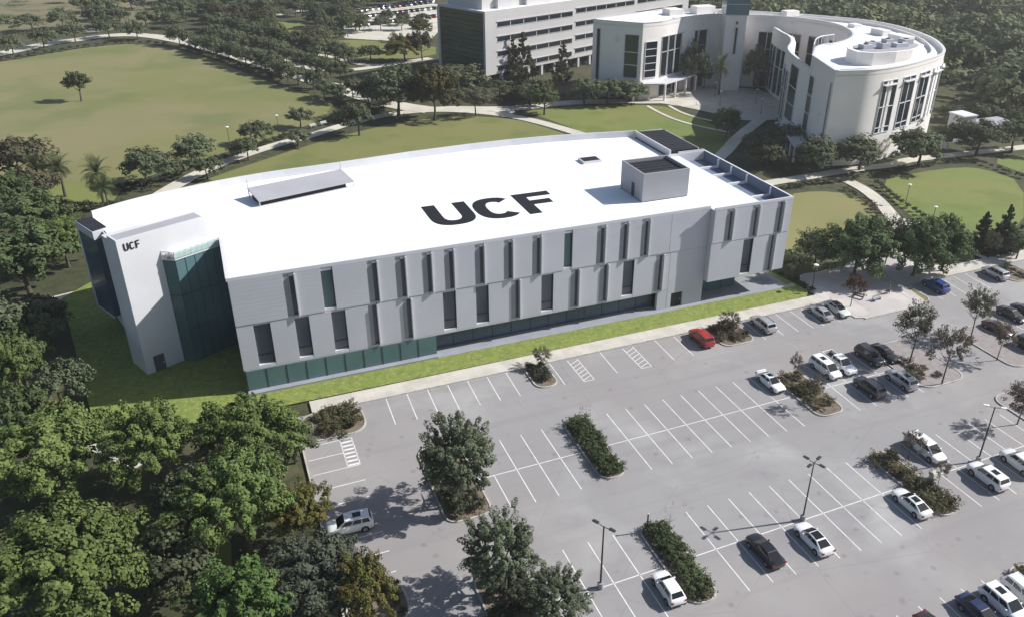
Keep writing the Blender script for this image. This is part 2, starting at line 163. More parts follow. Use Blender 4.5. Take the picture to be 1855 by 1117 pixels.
SHRUBS=[
('green','clipped green shrub in the long hedge island right of the three empty stalls','hedge of the upper long island',[(-4.7,18.27,1.31,1.33),(-3.86,19.49,1.38,1.26),(-4.54,20.65,1.11,1.3),(-4.51,21.77,1.04,1.18),(-3.99,15.54,1.14,1.14),(-5.29,15.65,1.19,1.27),(-3.46,20.28,1.41,1.29),(-5.39,20.8,1.19,1.36),(-3.67,23.5,1.18,1.39),(-3.54,16.33,1.02,1.29),(-3.91,17.61,1.06,1.32),(-4.41,24.56,1.37,1.31),(-5.3,16.53,1.04,1.42),(-3.54,21.51,1.42,1.26),(-4.63,23.22,1.39,1.27),(-3.62,22.5,1.25,1.23),(-3.67,18.64,1.32,1.1),(-4.39,14.74,1.43,1.38),(-4.78,19.23,1.41,1.31),(-5.25,22.29,1.17,1.43),(-5.28,14.7,1.15,1.06),(-5.28,24.04,1.43,1.14),(-4.98,17.41,1.13,1.29),(-3.46,14.75,1.09,1.26),(-4.38,16.62,0.99,1.12),(-3.47,24.48,1.31,1.15)]),
('green','green shrub in the lower hedge island beside the white hatchback','hedge of the lower long island',[(-5.01,-2.45,1.24,1.21),(-4.85,3.49,1.02,1.35),(-3.93,3.37,1.21,1.43),(-4.78,-0.12,1.32,1.22),(-4.39,-3.23,1.32,1.16),(-4.03,-1.81,1.43,1.22),(-4.03,1.3,1.32,1.13),(-3.61,0.54,1.43,1.27),(-4.98,4.74,1.33,1.39),(-4.97,0.87,1.29,1.11),(-3.67,-3.85,1.17,1.23),(-5.13,2.61,1.13,1.04),(-5.09,-1.56,1.07,1.13),(-5.3,-4.13,1.42,1.03),(-3.89,4.28,1.41,1.18),(-3.71,-0.55,1.25,1.17),(-3.61,2.18,1.33,1.22),(-4.29,-4.51,1.43,1.34),(-3.65,-2.7,1.12,1.12),(-4.85,1.79,1.09,1.09),(-5.39,-3.27,1.1,1.05)]),
('dark','dark shrub at the foot of the big tree in the lot','dark shrubs under the big lot tree',[(-21.37,15.04,1.38,1.51),(-22.1,17.28,1.26,1.52),(-20.43,18.52,1.2,1.42),(-22.61,18.6,1.21,1.62),(-21.19,19.95,1.74,1.79),(-20.28,14.79,1.26,1.72),(-20.55,16.6,1.23,1.34),(-23.03,14.71,1.65,1.76),(-22.58,16.27,1.34,1.64),(-21.51,18.68,1.69,1.37),(-22.14,20.72,1.72,1.49),(-23.28,20.26,1.21,1.48),(-20.32,20.93,1.3,1.5),(-20.04,19.62,1.56,1.63),(-23.21,17.7,1.61,1.51),(-21.03,17.54,1.24,1.4)]),
('dark','dark shrub around the tree left of the twin headed lamp','shrubs around the lower lot tree',[(-20.09,4.52,1.63,1.5),(-20.34,1.48,1.73,1.15),(-21.46,0.42,1.5,1.36),(-21.83,4.98,1.29,1.25),(-23.18,2.9,1.26,1.45),(-20.93,2.96,1.73,1.18),(-23.18,0.73,1.62,1.38),(-21.6,2.02,1.22,1.19),(-22.81,-0.94,1.26,1.23),(-23.0,4.61,1.27,1.46),(-19.95,-0.16,1.65,1.55),(-19.92,3.49,1.28,1.31)]),
('dark','dark rounded shrub on the short kerb island by the hatched stall','shrubs of the short kerb island',[(-4.27,34.85,1.14,1.31),(-4.35,37.64,1.19,1.12),(-3.76,35.73,1.39,1.1),(-4.81,36.7,1.29,1.22),(-3.55,36.94,1.03,1.06),(-5.16,38.27,1.43,1.23),(-4.88,35.79,1.08,0.98),(-3.58,38.25,1.04,1.23)]),
('brown','brownish shrub on the island between the red and silver cars','brown shrubs by the red car',[(25.81,37.91,1.38,1.14),(26.09,35.69,1.45,1.17),(25.06,36.08,1.42,1.1),(27.83,37.78,1.25,1.06),(24.22,35.18,1.34,0.93),(27.53,36.66,1.17,1.09),(24.79,37.2,1.22,1.15),(28.17,35.08,1.23,1.0),(26.48,34.65,1.6,0.86),(24.64,38.32,1.43,0.86),(26.79,38.4,1.57,0.98)]),
('mixed','small shrub on the middle island beside the white sedan with the roof spoiler','shrubs of the middle island',[(28.39,23.05,0.98,0.95),(26.66,18.04,1.17,0.85),(26.23,22.88,1.24,1.05),(28.24,19.46,1.3,0.99),(27.57,18.7,1.11,0.96),(27.71,20.78,1.32,0.9),(25.83,19.99,1.31,1.07),(26.3,15.67,1.0,1.06),(25.67,17.31,1.22,0.85),(27.7,22.29,1.02,0.83),(26.01,18.92,1.27,1.04),(25.66,20.88,1.07,0.85),(28.16,16.29,1.31,0.86),(27.27,19.83,1.34,0.96)]),
('mixed','olive shrub on the island between the white van and the white sedan','shrubs of the island below the white van',[(26.24,1.77,1.29,1.13),(27.64,-3.7,1.41,1.21),(25.45,2.61,1.52,1.41),(27.1,-2.49,1.24,1.2),(26.81,-0.69,1.42,1.18),(27.61,-1.5,1.15,1.24),(25.52,-3.03,1.47,1.1),(25.57,-4.32,1.49,1.27),(27.16,3.37,1.27,1.18),(25.45,4.48,1.58,1.26),(26.87,0.84,1.57,1.2),(27.64,4.67,1.44,1.12),(25.44,-1.43,1.34,1.06),(25.57,-0.42,1.17,1.21),(27.1,-4.52,1.55,1.18)]),
('mixed','green brown shrub in the planted corner bed at the pavement','shrubs of the corner bed',[(-30.16,34.62,1.81,1.28),(-30.9,37.41,1.5,1.25),(-29.58,36.47,1.76,1.11),(-29.87,38.26,1.43,0.94),(-32.43,35.85,1.95,1.06),(-33.18,34.45,1.46,1.2),(-33.42,37.29,1.51,1.25),(-30.84,35.86,1.72,1.12),(-32.09,37.86,1.56,1.24),(-31.51,34.27,1.93,1.12)]),
('brown','low brown shrub on the long kerbed island under the sparse trees','low shrubs of the long kerbed island',[(45.14,20.41,1.49,0.76),(45.99,18.08,1.11,0.66),(46.79,15.79,1.03,0.64),(43.53,15.93,1.24,0.68),(44.43,16.59,1.05,0.73),(43.27,17.29,1.26,0.73),(44.05,20.83,1.21,0.81),(44.45,17.54,1.24,0.83),(45.01,18.75,1.22,0.64)]),
('brown','low brown shrub on the kerbed island at the right edge','low shrubs at the right edge',[(53.99,7.67,1.37,0.81),(53.52,5.6,1.0,0.6),(50.76,5.27,1.15,0.67),(53.36,7.11,1.2,0.82),(52.86,4.67,1.25,0.84)]),
('mixed','olive shrub behind the white car in the bottom right corner','shrubs in the bottom right corner',[(27.89,-15.0,1.32,1.03),(26.18,-14.78,1.37,1.14),(26.2,-17.26,1.44,1.25),(27.32,-16.56,1.06,1.25)]),
('dark','grey shrub beside the silver car on the far right','shrubs by the far right car',[(86.56,33.35,1.48,0.89),(85.35,37.36,1.13,1.05),(86.26,37.88,1.4,1.06),(83.48,37.64,1.49,1.04),(85.58,34.54,1.23,0.81),(85.41,35.83,1.07,1.03)]),
('dark','small dark shrub on the kerbed tip at the bottom of the side stalls','shrubs on the kerbed tip',[(-30.98,7.8,0.68,0.62),(-31.15,4.3,0.86,0.77),(-31.49,5.45,0.75,0.8),(-31.81,7.59,0.7,0.73),(-31.4,6.55,0.91,0.77),(-32.18,7.01,0.94,0.6)]),
('dark','small dark shrub lining the right tip of the bright lawn','shrubs at the tip of the bright lawn',[(45.89,49.79,0.83,0.87),(46.37,48.59,0.89,0.78),(46.25,47.66,0.85,0.96),(47.11,47.14,0.84,0.95),(46.93,45.57,1.0,0.87),(46.85,44.57,0.92,0.86),(47.26,43.42,1.09,0.77)]),
('dark','round dark shrub in the row along the right lawn','shrub row along the right lawn',[(95.87,80.56,1.16,1.31),(95.74,78.9,0.94,1.15),(94.67,77.03,1.33,1.12),(93.9,74.85,1.32,1.28),(93.38,73.1,1.27,0.95),(92.51,71.12,1.2,1.26),(92.02,69.1,0.97,1.22),(91.79,67.2,1.09,0.99),(91.4,65.08,1.27,1.1),(90.9,63.18,1.06,1.09),(90.15,61.37,1.01,1.25),(90.05,59.43,1.2,1.23),(89.16,57.8,1.0,0.97)]),
('brown','brown shrub between the diagonal path and the tan lawn','shrubs between the path and the tan lawn',[(86.97,80.4,1.28,0.87),(86.17,77.76,0.98,0.96),(86.03,76.03,1.34,0.93),(85.93,73.91,0.94,0.87),(85.67,71.48,1.32,1.06),(84.36,69.36,1.25,1.07),(83.53,67.88,1.31,0.99),(82.41,65.79,1.25,0.87)]),
('dark','dark shrub in the hedge below the long pale path','hedge below the long pale path',[(72.7,85.12,1.3,1.1),(73.77,85.49,1.42,0.87),(75.78,86.11,1.47,1.19),(76.85,85.94,1.4,1.14),(78.65,85.65,1.43,0.95),(80.05,86.25,1.56,1.17),(81.94,86.42,1.58,0.88),(83.78,86.36,1.46,1.0),(85.23,85.74,1.39,0.95),(86.61,85.83,1.13,1.11),(87.97,85.58,1.53,1.19),(89.77,85.47,1.18,0.86),(91.24,85.69,1.56,0.86),(93.17,85.05,1.51,0.93),(94.45,85.36,1.32,1.16)]),
('dark','dark shrub in the hedge on top of the right lawn','hedge on top of the right lawn',[(100.8,85.7,1.21,0.92),(102.81,86.04,1.33,1.12),(103.95,86.1,1.45,0.91),(105.78,85.82,1.14,1.19),(107.57,86.26,1.37,1.18),(108.55,86.08,1.46,1.1),(110.47,86.21,1.49,0.98),(111.94,86.41,1.12,1.12),(113.7,86.92,1.22,0.97),(115.46,87.15,1.24,0.97),(117.06,86.85,1.18,1.0),(118.5,86.95,1.42,0.93),(119.66,87.03,1.05,1.08),(121.65,87.91,1.12,1.17),(123.18,87.49,1.16,0.89),(124.45,87.13,1.08,0.96),(126.07,87.12,1.46,1.2),(128.01,87.28,1.48,1.09)]),
('dark','dark shrub between the two right lawns','hedge between the two right lawns',[(131.77,84.73,1.47,0.96),(131.88,82.65,1.13,1.09),(131.94,80.9,1.04,0.91),(132.32,78.9,1.23,0.99),(131.79,77.27,1.09,0.93),(132.08,75.98,1.4,0.98),(132.13,73.66,1.03,1.13),(132.26,72.11,1.21,1.15)]),
('dark','dark shrub in the hedge under the wide oak','hedge under the wide oak',[(-59.12,134.06,1.55,1.6),(-57.53,134.39,2.2,1.68),(-55.71,134.95,1.94,1.68),(-53.9,135.67,1.78,1.73),(-52.83,136.36,2.23,1.61),(-50.79,137.53,1.72,1.61),(-49.58,138.66,1.61,1.79),(-48.33,139.39,1.74,1.38),(-46.84,140.37,1.91,1.62)]),
('dark','dark shrub in the bed between the palms and the white building','bed between palms and white building',[(-70.69,129.23,1.8,1.69),(-68.81,127.87,1.73,1.71),(-67.15,126.57,1.99,1.47),(-65.59,125.53,2.15,1.49),(-64.16,124.59,2.03,2.01),(-62.55,123.61,2.28,1.62),(-60.19,123.44,2.36,1.69),(-58.48,122.73,2.03,1.62)]),
('dark','shrub on the field side of the curved path','shrubs on the field side of the curved path',[(-39.65,148.47,1.64,1.11),(-37.69,149.53,1.42,1.02),(-35.41,150.78,1.67,1.03),(-33.9,152.08,1.6,1.32),(-32.25,153.81,1.64,1.32),(-30.8,155.28,1.48,1.42),(-28.96,156.8,1.51,1.06),(-27.63,157.65,1.72,1.33),(-25.66,159.17,1.27,1.38),(-23.67,160.51,1.53,1.27),(-22.59,162.26,1.52,1.17)]),
('dark','dark shrub in the hedge behind the white benches','hedge behind the white benches',[(-9.52,170.14,1.44,1.68),(-8.22,171.69,1.75,1.48),(-6.15,172.81,1.96,1.38),(-4.15,173.93,1.41,1.64),(-2.52,174.93,1.57,1.36),(-0.08,176.17,1.36,1.68),(1.27,177.09,1.94,1.44),(3.81,178.02,1.8,1.47),(5.76,178.94,1.78,1.42)]),
('dark','dark shrub in the boulevard hedge along the field','boulevard hedge along the field',[(-44.43,290.94,2.03,1.76),(-42.91,288.74,2.09,1.93),(-41.53,286.22,1.77,2.09),(-40.85,283.6,1.89,1.94),(-39.5,281.39,2.31,2.1),(-38.58,278.99,2.21,1.67),(-37.32,277.08,1.92,1.74),(-36.35,274.85,2.24,1.53),(-35.12,272.38,2.24,2.04),(-33.89,270.07,2.0,2.07),(-32.46,267.56,1.95,1.59),(-31.99,265.36,1.95,1.85),(-30.68,262.66,1.62,1.88),(-29.89,260.66,1.75,1.82),(-28.78,257.84,1.89,1.89),(-27.92,255.67,1.64,1.8),(-26.9,252.86,1.93,1.6),(-26.55,250.31,2.28,1.74),(-25.08,248.16,1.84,1.53),(-24.64,245.88,1.87,1.79),(-22.99,243.18,2.25,1.64),(-22.05,240.95,2.17,1.96),(-21.2,238.67,1.95,2.08),(-20.49,236.1,2.22,2.12),(-19.17,233.77,1.97,1.58),(-18.45,231.02,1.82,1.63),(-17.37,228.52,1.7,2.13),(-16.24,226.01,1.72,1.65)]),
('dark','dark shrub in the hedge on the far edge of the field','hedge on the far edge of the field',[(-101.0,283.96,1.99,1.39),(-98.64,285.86,1.63,1.48),(-95.69,287.55,1.93,1.46),(-93.22,289.98,1.53,1.51),(-91.21,291.95,1.88,1.45),(-88.38,293.86,1.81,1.47),(-86.16,295.94,1.89,1.35),(-83.5,297.4,1.74,1.18),(-81.27,300.16,1.83,1.43),(-78.78,302.05,1.62,1.22),(-76.02,302.84,1.92,1.42),(-72.56,303.92,1.53,1.21),(-69.95,305.68,1.66,1.41),(-66.43,306.5,1.63,1.53),(-63.93,307.44,1.49,1.5),(-60.99,307.1,1.44,1.2),(-58.32,304.69,1.69,1.14),(-55.35,303.71,1.63,1.42),(-52.66,301.76,1.51,1.18),(-50.07,300.03,1.52,1.16)]),
('dark','dark shrub in the bed at the corner of the glass terrace','bed near the glass terrace corner',[(83.84,110.64,1.46,1.12),(83.63,109.61,1.45,1.16),(83.75,107.44,1.73,1.19),(83.33,105.46,1.48,1.34),(82.86,104.01,1.54,1.24),(82.71,102.55,1.83,1.15),(81.94,100.42,1.79,1.35),(81.72,98.83,1.68,1.38),(81.8,96.8,1.34,1.38),(81.82,94.63,1.47,1.28),(81.88,93.34,1.6,1.16)]),
('dark','dark shrub in the bed in front of the office','bed in front of the office',[(36.79,179.32,1.58,1.58),(39.74,179.05,1.92,1.28),(43.13,178.74,1.5,1.3),(45.79,178.94,1.59,1.2),(48.37,178.92,1.87,1.49),(51.38,178.28,1.47,1.24),(54.46,177.23,1.48,1.48),(57.51,177.12,1.89,1.38),(60.4,176.35,1.44,1.42),(63.01,175.48,1.51,1.34),(66.3,174.44,1.84,1.67),(69.22,173.05,1.58,1.21),(71.92,172.31,1.82,1.56),(74.73,170.96,1.39,1.64),(77.04,169.24,1.46,1.26)]),
('dark','dark shrub on the lower edge of the right lawn','lower edge of the right lawn',[(83.13,51.02,1.48,1.42),(86.14,50.93,1.58,1.25),(89.85,50.19,1.37,1.35),(92.66,50.16,1.36,1.22),(95.74,49.68,1.56,1.13),(98.1,49.87,1.16,1.43),(101.1,49.42,1.51,1.05),(104.2,49.13,1.31,1.31)]),
('dark','dark shrub at the foot of the crescent building','shrubs at the foot of the crescent',[(94.33,95.45,1.53,1.3),(97.79,96.02,1.36,1.38),(100.55,95.64,1.44,1.32),(104.07,95.27,1.86,1.4),(106.63,95.99,1.44,1.29),(109.45,95.35,1.62,1.53),(112.38,96.05,1.35,1.24),(115.89,95.8,1.77,1.35),(118.76,96.31,1.41,1.35),(121.63,96.61,1.68,1.54),(124.75,96.57,1.68,1.32),(127.53,96.93,1.7,1.39),(130.53,97.43,1.65,1.54)]),
]
POLY={
'field': [(-110.0, 280.9), (-101.0, 283.7), (-92.0, 290.7), (-79.2, 301.5), (-63.0, 308.1), (-49.7, 297.1), (-38.9, 276.3), (-29.4, 251.7), (-21.0, 228.1), (-13.1, 210.7), (-5.8, 194.6), (-6.0, 182.9), (-13.7, 173.5), (-21.7, 166.3), (-38.4, 153.5), (-47.0, 147.0), (-57.5, 139.0), (-61.8, 129.9), (-71.2, 136.9), (-75.5, 140.2), (-88.8, 150.5)] ,
'back_lawn': [(-49.3, 128.0), (-45.1, 132.6), (-40.5, 137.3), (-30.6, 144.5), (-18.0, 153.8), (-5.9, 160.7), (7.0, 166.3), (19.8, 167.8), (28.8, 165.9), (38.1, 159.7), (42.6, 150.5), (45.8, 141.0), (47.9, 130.3), (16.2, 111.9), (-20.4, 107.9), (-47.7, 112.0)] ,
'middle_lawn': [(42.9, 168.8), (54.3, 170.2), (67.3, 167.2), (80.7, 161.3), (87.2, 155.7), (88.2, 136.3), (87.9, 125.1), (78.1, 113.2), (66.6, 110.3), (54.7, 119.2), (51.5, 137.9), (47.6, 154.6)] ,
'ring_lawn': [(101.8, 154.2), (111.0, 156.0), (113.6, 146.7), (108.9, 141.6), (101.5, 142.2), (97.8, 146.7)] ,
'tan_lawn': [(72.6, 82.9), (80.6, 82.5), (85.8, 78.7), (85.8, 72.3), (82.2, 65.6), (77.1, 60.4), (67.4, 56.9), (60.4, 56.3), (53.0, 56.5), (56.8, 66.6)] ,
'right_lawn': [(97.3, 82.2), (111.5, 84.3), (125.1, 83.8), (129.6, 80.4), (130.2, 70.1), (104.6, 49.1), (91.3, 50.0), (86.9, 54.0), (89.3, 65.2)] ,
'far_right_lawn': [(136.1, 85.2), (149.0, 85.4), (151.0, 79.9), (137.6, 69.4), (135.5, 74.3)] ,
'wood_lawn': [(-9.7, 341.0), (9.2, 342.0), (-0.9, 289.6), (-8.9, 291.9)] ,
'bottom_lawn': [(-54.6, 24.6), (-48.9, 25.3), (-44.9, 21.4), (-45.4, 13.7), (-53.5, 15.7)] ,
'car_lot': [(11.6, 298.4), (35.1, 361.9), (87.9, 402.9), (50.6, 274.2), (31.0, 285.0)] ,
'car_lot_lawn': [(9.1, 296.5), (47.9, 272.6), (40.5, 246.6), (11.6, 252.4), (-0.8, 273.3)] ,
'left_lawn': [(-76.2, 145.8), (-58.0, 139.2), (-61.0, 123.8), (-74.7, 132.1)] ,
'rough': [(-144.4, 341.7), (-108.8, 341.2), (-45.3, 336.4), (-38.0, 587.3), (-205.4, 617.5)] ,
'office_plaza': [(29.2, 172.1), (53.4, 200.6), (83.0, 199.5), (93.7, 156.9), (70.5, 166.1), (35.7, 166.7)] ,
'crescent_court': [(80.3, 167.0), (105.8, 183.4), (116.1, 175.9), (129.1, 163.5), (117.1, 135.6), (108.2, 135.5), (107.0, 139.1), (97.0, 141.2), (93.4, 150.2), (88.9, 158.5)] ,
'plaza': [(48.3, 49.0), (52.2, 48.6), (64.1, 50.2), (74.5, 50.1), (70.9, 45.0), (75.3, 40.4), (69.8, 38.8), (63.3, 38.6), (63.5, 32.8), (53.3, 33.1), (47.3, 33.4), (45.0, 39.8), (47.3, 42.2)] ,
}
STRIP={
'curved_path': (3.6, [(-61.5, 106.0), (-57.4, 117.1), (-50.5, 130.9), (-42.5, 142.1), (-35.0, 149.2), (-25.6, 156.4), (-17.0, 160.9), (-7.3, 168.4), (6.1, 175.6), (19.0, 176.2), (29.0, 171.5), (39.1, 162.4), (45.6, 150.0), (51.4, 134.2), (54.9, 116.8)]) ,
'park_path': (5, [(19.0, 176.2), (25.5, 176.0), (34.1, 171.8), (43.6, 169.8), (54.8, 171.4), (68.5, 169.6), (82.9, 164.7), (94.6, 161.5)]) ,
'upper_path': (3, [(40.1, 165.2), (33.0, 173.4), (26.8, 174.9)]) ,
'long_path': (3.2, [(58.7, 88.8), (73.8, 90.4), (82.3, 90.5), (99.4, 91.4), (110.5, 90.4), (116.1, 92.5), (134.2, 91.2), (154.5, 89.9), (173.9, 89.3)]) ,
'diagonal_path': (3.2, [(91.8, 87.4), (91.1, 76.8), (84.4, 62.9), (80.5, 56.1), (73.0, 50.6), (66.2, 46.9)]) ,
'diagonal_branch': (3, [(84.4, 62.9), (87.3, 58.6)]) ,
'service_path': (3.4, [(105.2, 136.6), (87.1, 122.7), (77.4, 113.4), (69.2, 107.1)]) ,
'ring_path': (1.1, [(80.7, 159.9), (80.2, 151.5), (80.9, 141.9), (84.6, 133.5), (88.0, 127.8)]) ,
'ring_path_b': (1.1, [(87.0, 157.8), (86.3, 149.4), (88.5, 141.1), (92.7, 134.8)]) ,
'forecourt': (6, [(89.7, 158.2), (99.5, 159.8), (97.9, 145.4), (100.6, 138.1), (109.3, 137.0)]) ,
'field_road': (7, [(-111.3, 288.8), (-98.5, 303.1), (-91.0, 314.1), (-78.8, 321.1), (-69.5, 327.2), (-57.6, 325.0), (-43.7, 307.1), (-31.2, 281.4), (-20.0, 256.4), (-10.2, 232.2), (-2.6, 214.1), (4.3, 196.8), (11.2, 183.5), (18.8, 175.7)]) ,
'upper_road': (4, [(-43.5, 317.1), (-30.5, 293.6), (-16.9, 269.6), (-5.5, 240.5), (8.2, 234.3), (20.7, 239.7), (38.4, 246.2)]) ,
'upper_drive': (3, [(-1.7, 267.0), (5.2, 260.6), (11.6, 242.5), (20.7, 239.7)]) ,
'lot_drive': (5, [(-11.0, 352.3), (8.9, 376.1), (32.0, 359.2), (77.7, 377.6)]) ,
'right_path': (2.8, [(70.9, 45.0), (75.7, 40.8), (86.8, 40.9), (94.5, 40.8), (109.0, 41.0)]) ,
'side_path': (2.4, [(-70.8, 83.2), (-66.1, 84.7), (-62.7, 85.6)]) ,
'grove_path': (2.6, [(-71.8, 52.9), (-65.9, 52.3), (-57.5, 41.5), (-53.3, 36.3)]) ,
'thin_path': (1.2, [(83.5, 52.1), (85.4, 47.2), (86.2, 41.7)]) ,
}
FARCARS= [(35.1, 361.9, 0.3), (38.0, 363.3, 0.2), (41.0, 364.7, 0.25), (44.0, 366.1, 0.3), (47.0, 367.6, 0.2), (50.0, 369.0, 0.3), (53.1, 370.5, 0.3), (56.2, 372.0, 0.2), (59.4, 373.5, 0.3), (62.6, 375.1, 0.25), (65.8, 376.6, 0.3), (69.1, 378.2, 0.3), (72.4, 379.8, 0.25), (75.8, 381.4, 0.2), (30.1, 342.7, 0.3), (32.9, 343.9, 0.25), (35.6, 345.1, 0.2), (38.5, 346.4, 0.25), (41.3, 347.7, 0.3), (44.2, 348.9, 0.25), (47.1, 350.2, 0.25), (50.0, 351.6, 0.2), (53.0, 352.9, 0.2), (56.0, 354.2, 0.25), (59.1, 355.6, 0.2), (62.1, 356.9, 0.2), (65.2, 358.3, 0.2), (68.4, 359.7, 0.2), (71.6, 361.2, 0.3), (27.2, 321.6, 0.2), (30.1, 322.8, 0.25), (33.1, 324.0, 0.3), (36.1, 325.2, 0.3), (39.1, 326.5, 0.2), (42.2, 327.7, 0.25), (45.3, 329.0, 0.2), (48.5, 330.3, 0.25), (51.7, 331.6, 0.3), (54.9, 332.9, 0.2), (58.1, 334.2, 0.3), (61.5, 335.5, 0.3), (64.8, 336.9, 0.2), (48.3, 373.3, 0.2), (51.8, 375.0, 0.3), (55.3, 376.7, 0.25), (58.9, 378.5, 0.2), (62.5, 380.3, 0.25), (66.2, 382.1, 0.25), (69.9, 383.9, 0.25), (73.7, 385.7, 0.3), (77.5, 387.6, 0.3)]
ROADCARS= [(-76.1, 334.3, 0.2), (-26.9, 294.9, -1.0), (-22.4, 278.8, -1.0), (-15.8, 274.6, -1.0), (-4.7, 285.9, -1), (0.4, 272.9, -0.9), (8.9, 268.1, -0.5), (-14.7, 358.2, 0.2), (-4.3, 375.9, 0.2), (-23.8, 351.1, 0.2), (23.1, 259.4, 0.3), (29.0, 269.9, 0.3)]
CR_OUT= [(92.2, 95.6), (97.2, 94.6), (102.5, 93.5), (114.9, 95.9), (129.6, 101.6), (135.7, 104.9), (142.6, 112.2), (150.4, 123.5), (155.5, 139.2), (154.6, 152.1), (148.7, 160.5), (140.8, 169.6), (126.1, 180.8)]
CR_IN= [(99.1, 112.5), (109.3, 123.8), (117.8, 124.5), (127.5, 130.2), (134.0, 137.5), (139.6, 149.9), (136.5, 161.6), (129.5, 169.1), (120.5, 172.7)]
CR_LEFT= [(70.4, 177.5), (81.7, 167.1), (88.7, 168.2), (102.7, 175.2), (113.9, 176.8), (103.9, 191.6)]
OFFICE= [(33.0, 217.0), (43.1, 197.5), (82.2, 215.3)]
BAYPTS= [(111.1, 143.2), (125.8, 161.5), (137.0, 166.4), (125.3, 147.5)]

# ------------------------------------------------------------------ materials
def mat(name, col, rough=.8, metal=0., spec=.3, var=None, scale=1.0, bump=0., bscale=None, obj_var=0., detail=4, dist=None, trans=0., coords='Object', layers=()):
    """procedural principled material. var: second colour mixed by noise; layers: more (colour, scale, lo, hi, strength)"""
    M = bpy.data.materials.new(name); M.use_nodes = True; n = M.node_tree.nodes; L = M.node_tree.links
    b = n['Principled BSDF']; b.inputs['Roughness'].default_value = rough; b.inputs['Metallic'].default_value = metal
    b.inputs['Specular IOR Level'].default_value = spec; b.inputs['Base Color'].default_value = (*col, 1)
    tc = n.new('ShaderNodeTexCoord'); src = tc.outputs[coords]; cur = None
    def mix(a, c, f):
        x = n.new('ShaderNodeMix'); x.data_type = 'RGBA'
        if isinstance(a, tuple): x.inputs[6].default_value = (*a, 1)
        else: L.new(a, x.inputs[6])
        x.inputs[7].default_value = (*c, 1)
        if isinstance(f, float): x.inputs[0].default_value = f
        else: L.new(f, x.inputs[0])
        return x.outputs[2]
    def noise(sc, lo, hi, det=4, strength=1.):
        t = n.new('ShaderNodeTexNoise'); t.inputs['Scale'].default_value = sc; t.inputs['Detail'].default_value = det
        L.new(src, t.inputs['Vector']); r = n.new('ShaderNodeMapRange')
        r.inputs[1].default_value = lo; r.inputs[2].default_value = hi; r.inputs[4].default_value = strength
        L.new(t.outputs[0], r.inputs[0]); return r.outputs[0]
    cur = col
    if var: cur = mix(cur, var, noise(scale, .35, .65, detail))
    for (c2, sc, lo, hi, st) in layers: cur = mix(cur, c2, noise(sc, lo, hi, 5, st))
    if obj_var:
        oi = n.new('ShaderNodeObjectInfo'); hs = n.new('ShaderNodeHueSaturation')
        mr = n.new('ShaderNodeMapRange'); mr.inputs[3].default_value = 1-obj_var; mr.inputs[4].default_value = 1+obj_var
        mh = n.new('ShaderNodeMapRange'); mh.inputs[3].default_value = .5-obj_var*.07; mh.inputs[4].default_value = .5+obj_var*.05
        mm = n.new('ShaderNodeMath'); mm.operation = 'FRACT'; mt = n.new('ShaderNodeMath'); mt.operation = 'MULTIPLY'; mt.inputs[1].default_value = 7.3
        L.new(oi.outputs['Random'], mr.inputs[0]); L.new(oi.outputs['Random'], mt.inputs[0]); L.new(mt.outputs[0], mm.inputs[0]); L.new(mm.outputs[0], mh.inputs[0])
        L.new(mr.outputs[0], hs.inputs['Value']); L.new(mh.outputs[0], hs.inputs['Hue'])
        if isinstance(cur, tuple): hs.inputs['Color'].default_value = (*cur, 1)
        else: L.new(cur, hs.inputs['Color'])
        cur = hs.outputs[0]
    if not isinstance(cur, tuple): L.new(cur, b.inputs['Base Color'])
    if bump:
        t = n.new('ShaderNodeTexNoise'); t.inputs['Scale'].default_value = bscale or scale*4; t.inputs['Detail'].default_value = 5; L.new(src, t.inputs['Vector'])
        bp = n.new('ShaderNodeBump'); bp.inputs['Strength'].default_value = bump; bp.inputs['Distance'].default_value = dist or .05
        L.new(t.outputs[0], bp.inputs['Height']); L.new(bp.outputs[0], b.inputs['Normal'])
    if trans:
        tr = n.new('ShaderNodeBsdfTranslucent'); ms = n.new('ShaderNodeMixShader'); ms.inputs[0].default_value = trans
        if not isinstance(cur, tuple): L.new(cur, tr.inputs[0])
        else: tr.inputs[0].default_value = (*cur, 1)
        o = n['Material Output']; L.new(b.outputs[0], ms.inputs[1]); L.new(tr.outputs[0], ms.inputs[2]); L.new(ms.outputs[0], o.inputs[0])
    return M

M = {}
M['ground'] = mat('undergrowth', (.055, .06, .028), .95, var=(.09, .085, .045), scale=.06, bump=.5, bscale=.8, dist=.3, layers=[((.035, .045, .02), .5, .45, .6, .7)])
M['rough'] = mat('rough_ground', (.2, .17, .095), .95, var=(.14, .145, .075), scale=.03, bump=.3, bscale=.5, layers=[((.1, .11, .06), .11, .5, .62, .8), ((.23, .18, .11), .02, .5, .6, .7)])
M['asphalt'] = mat('parking_asphalt', (.294, .286, .284), .9, var=(.262, .254, .254), scale=.05, bump=.15, bscale=9, dist=.01,
                   layers=[((.4, .4, .39), .07, .5, .68, .8), ((.25, .238, .245), .19, .54, .68, .7), ((.285, .262, .258), .03, .46, .6, .7), ((.2, .195, .2), .9, .64, .78, .5), ((.18, .175, .18), .33, .7, .76, .5), ((.37, .36, .36), 14., .5, .75, .35)])
M['paint'] = mat('white_road_paint', (.78, .77, .75), .8, var=(.62, .61, .6), scale=1.1, layers=[((.3, .29, .29), 3.2, .6, .72, .6)])
M['concrete'] = mat('pale_concrete', (.56, .53, .47), .9, var=(.46, .43, .38), scale=.4, bump=.1, bscale=5, layers=[((.36, .33, .29), 1.4, .6, .75, .5)])
M['kerb'] = mat('kerb_concrete', (.5, .48, .44), .9, var=(.36, .34, .31), scale=.9)
M['path'] = mat('pale_path_paving', (.6, .57, .48), .9, var=(.5, .47, .4), scale=.15, layers=[((.38, .36, .3), .5, .6, .72, .5)])
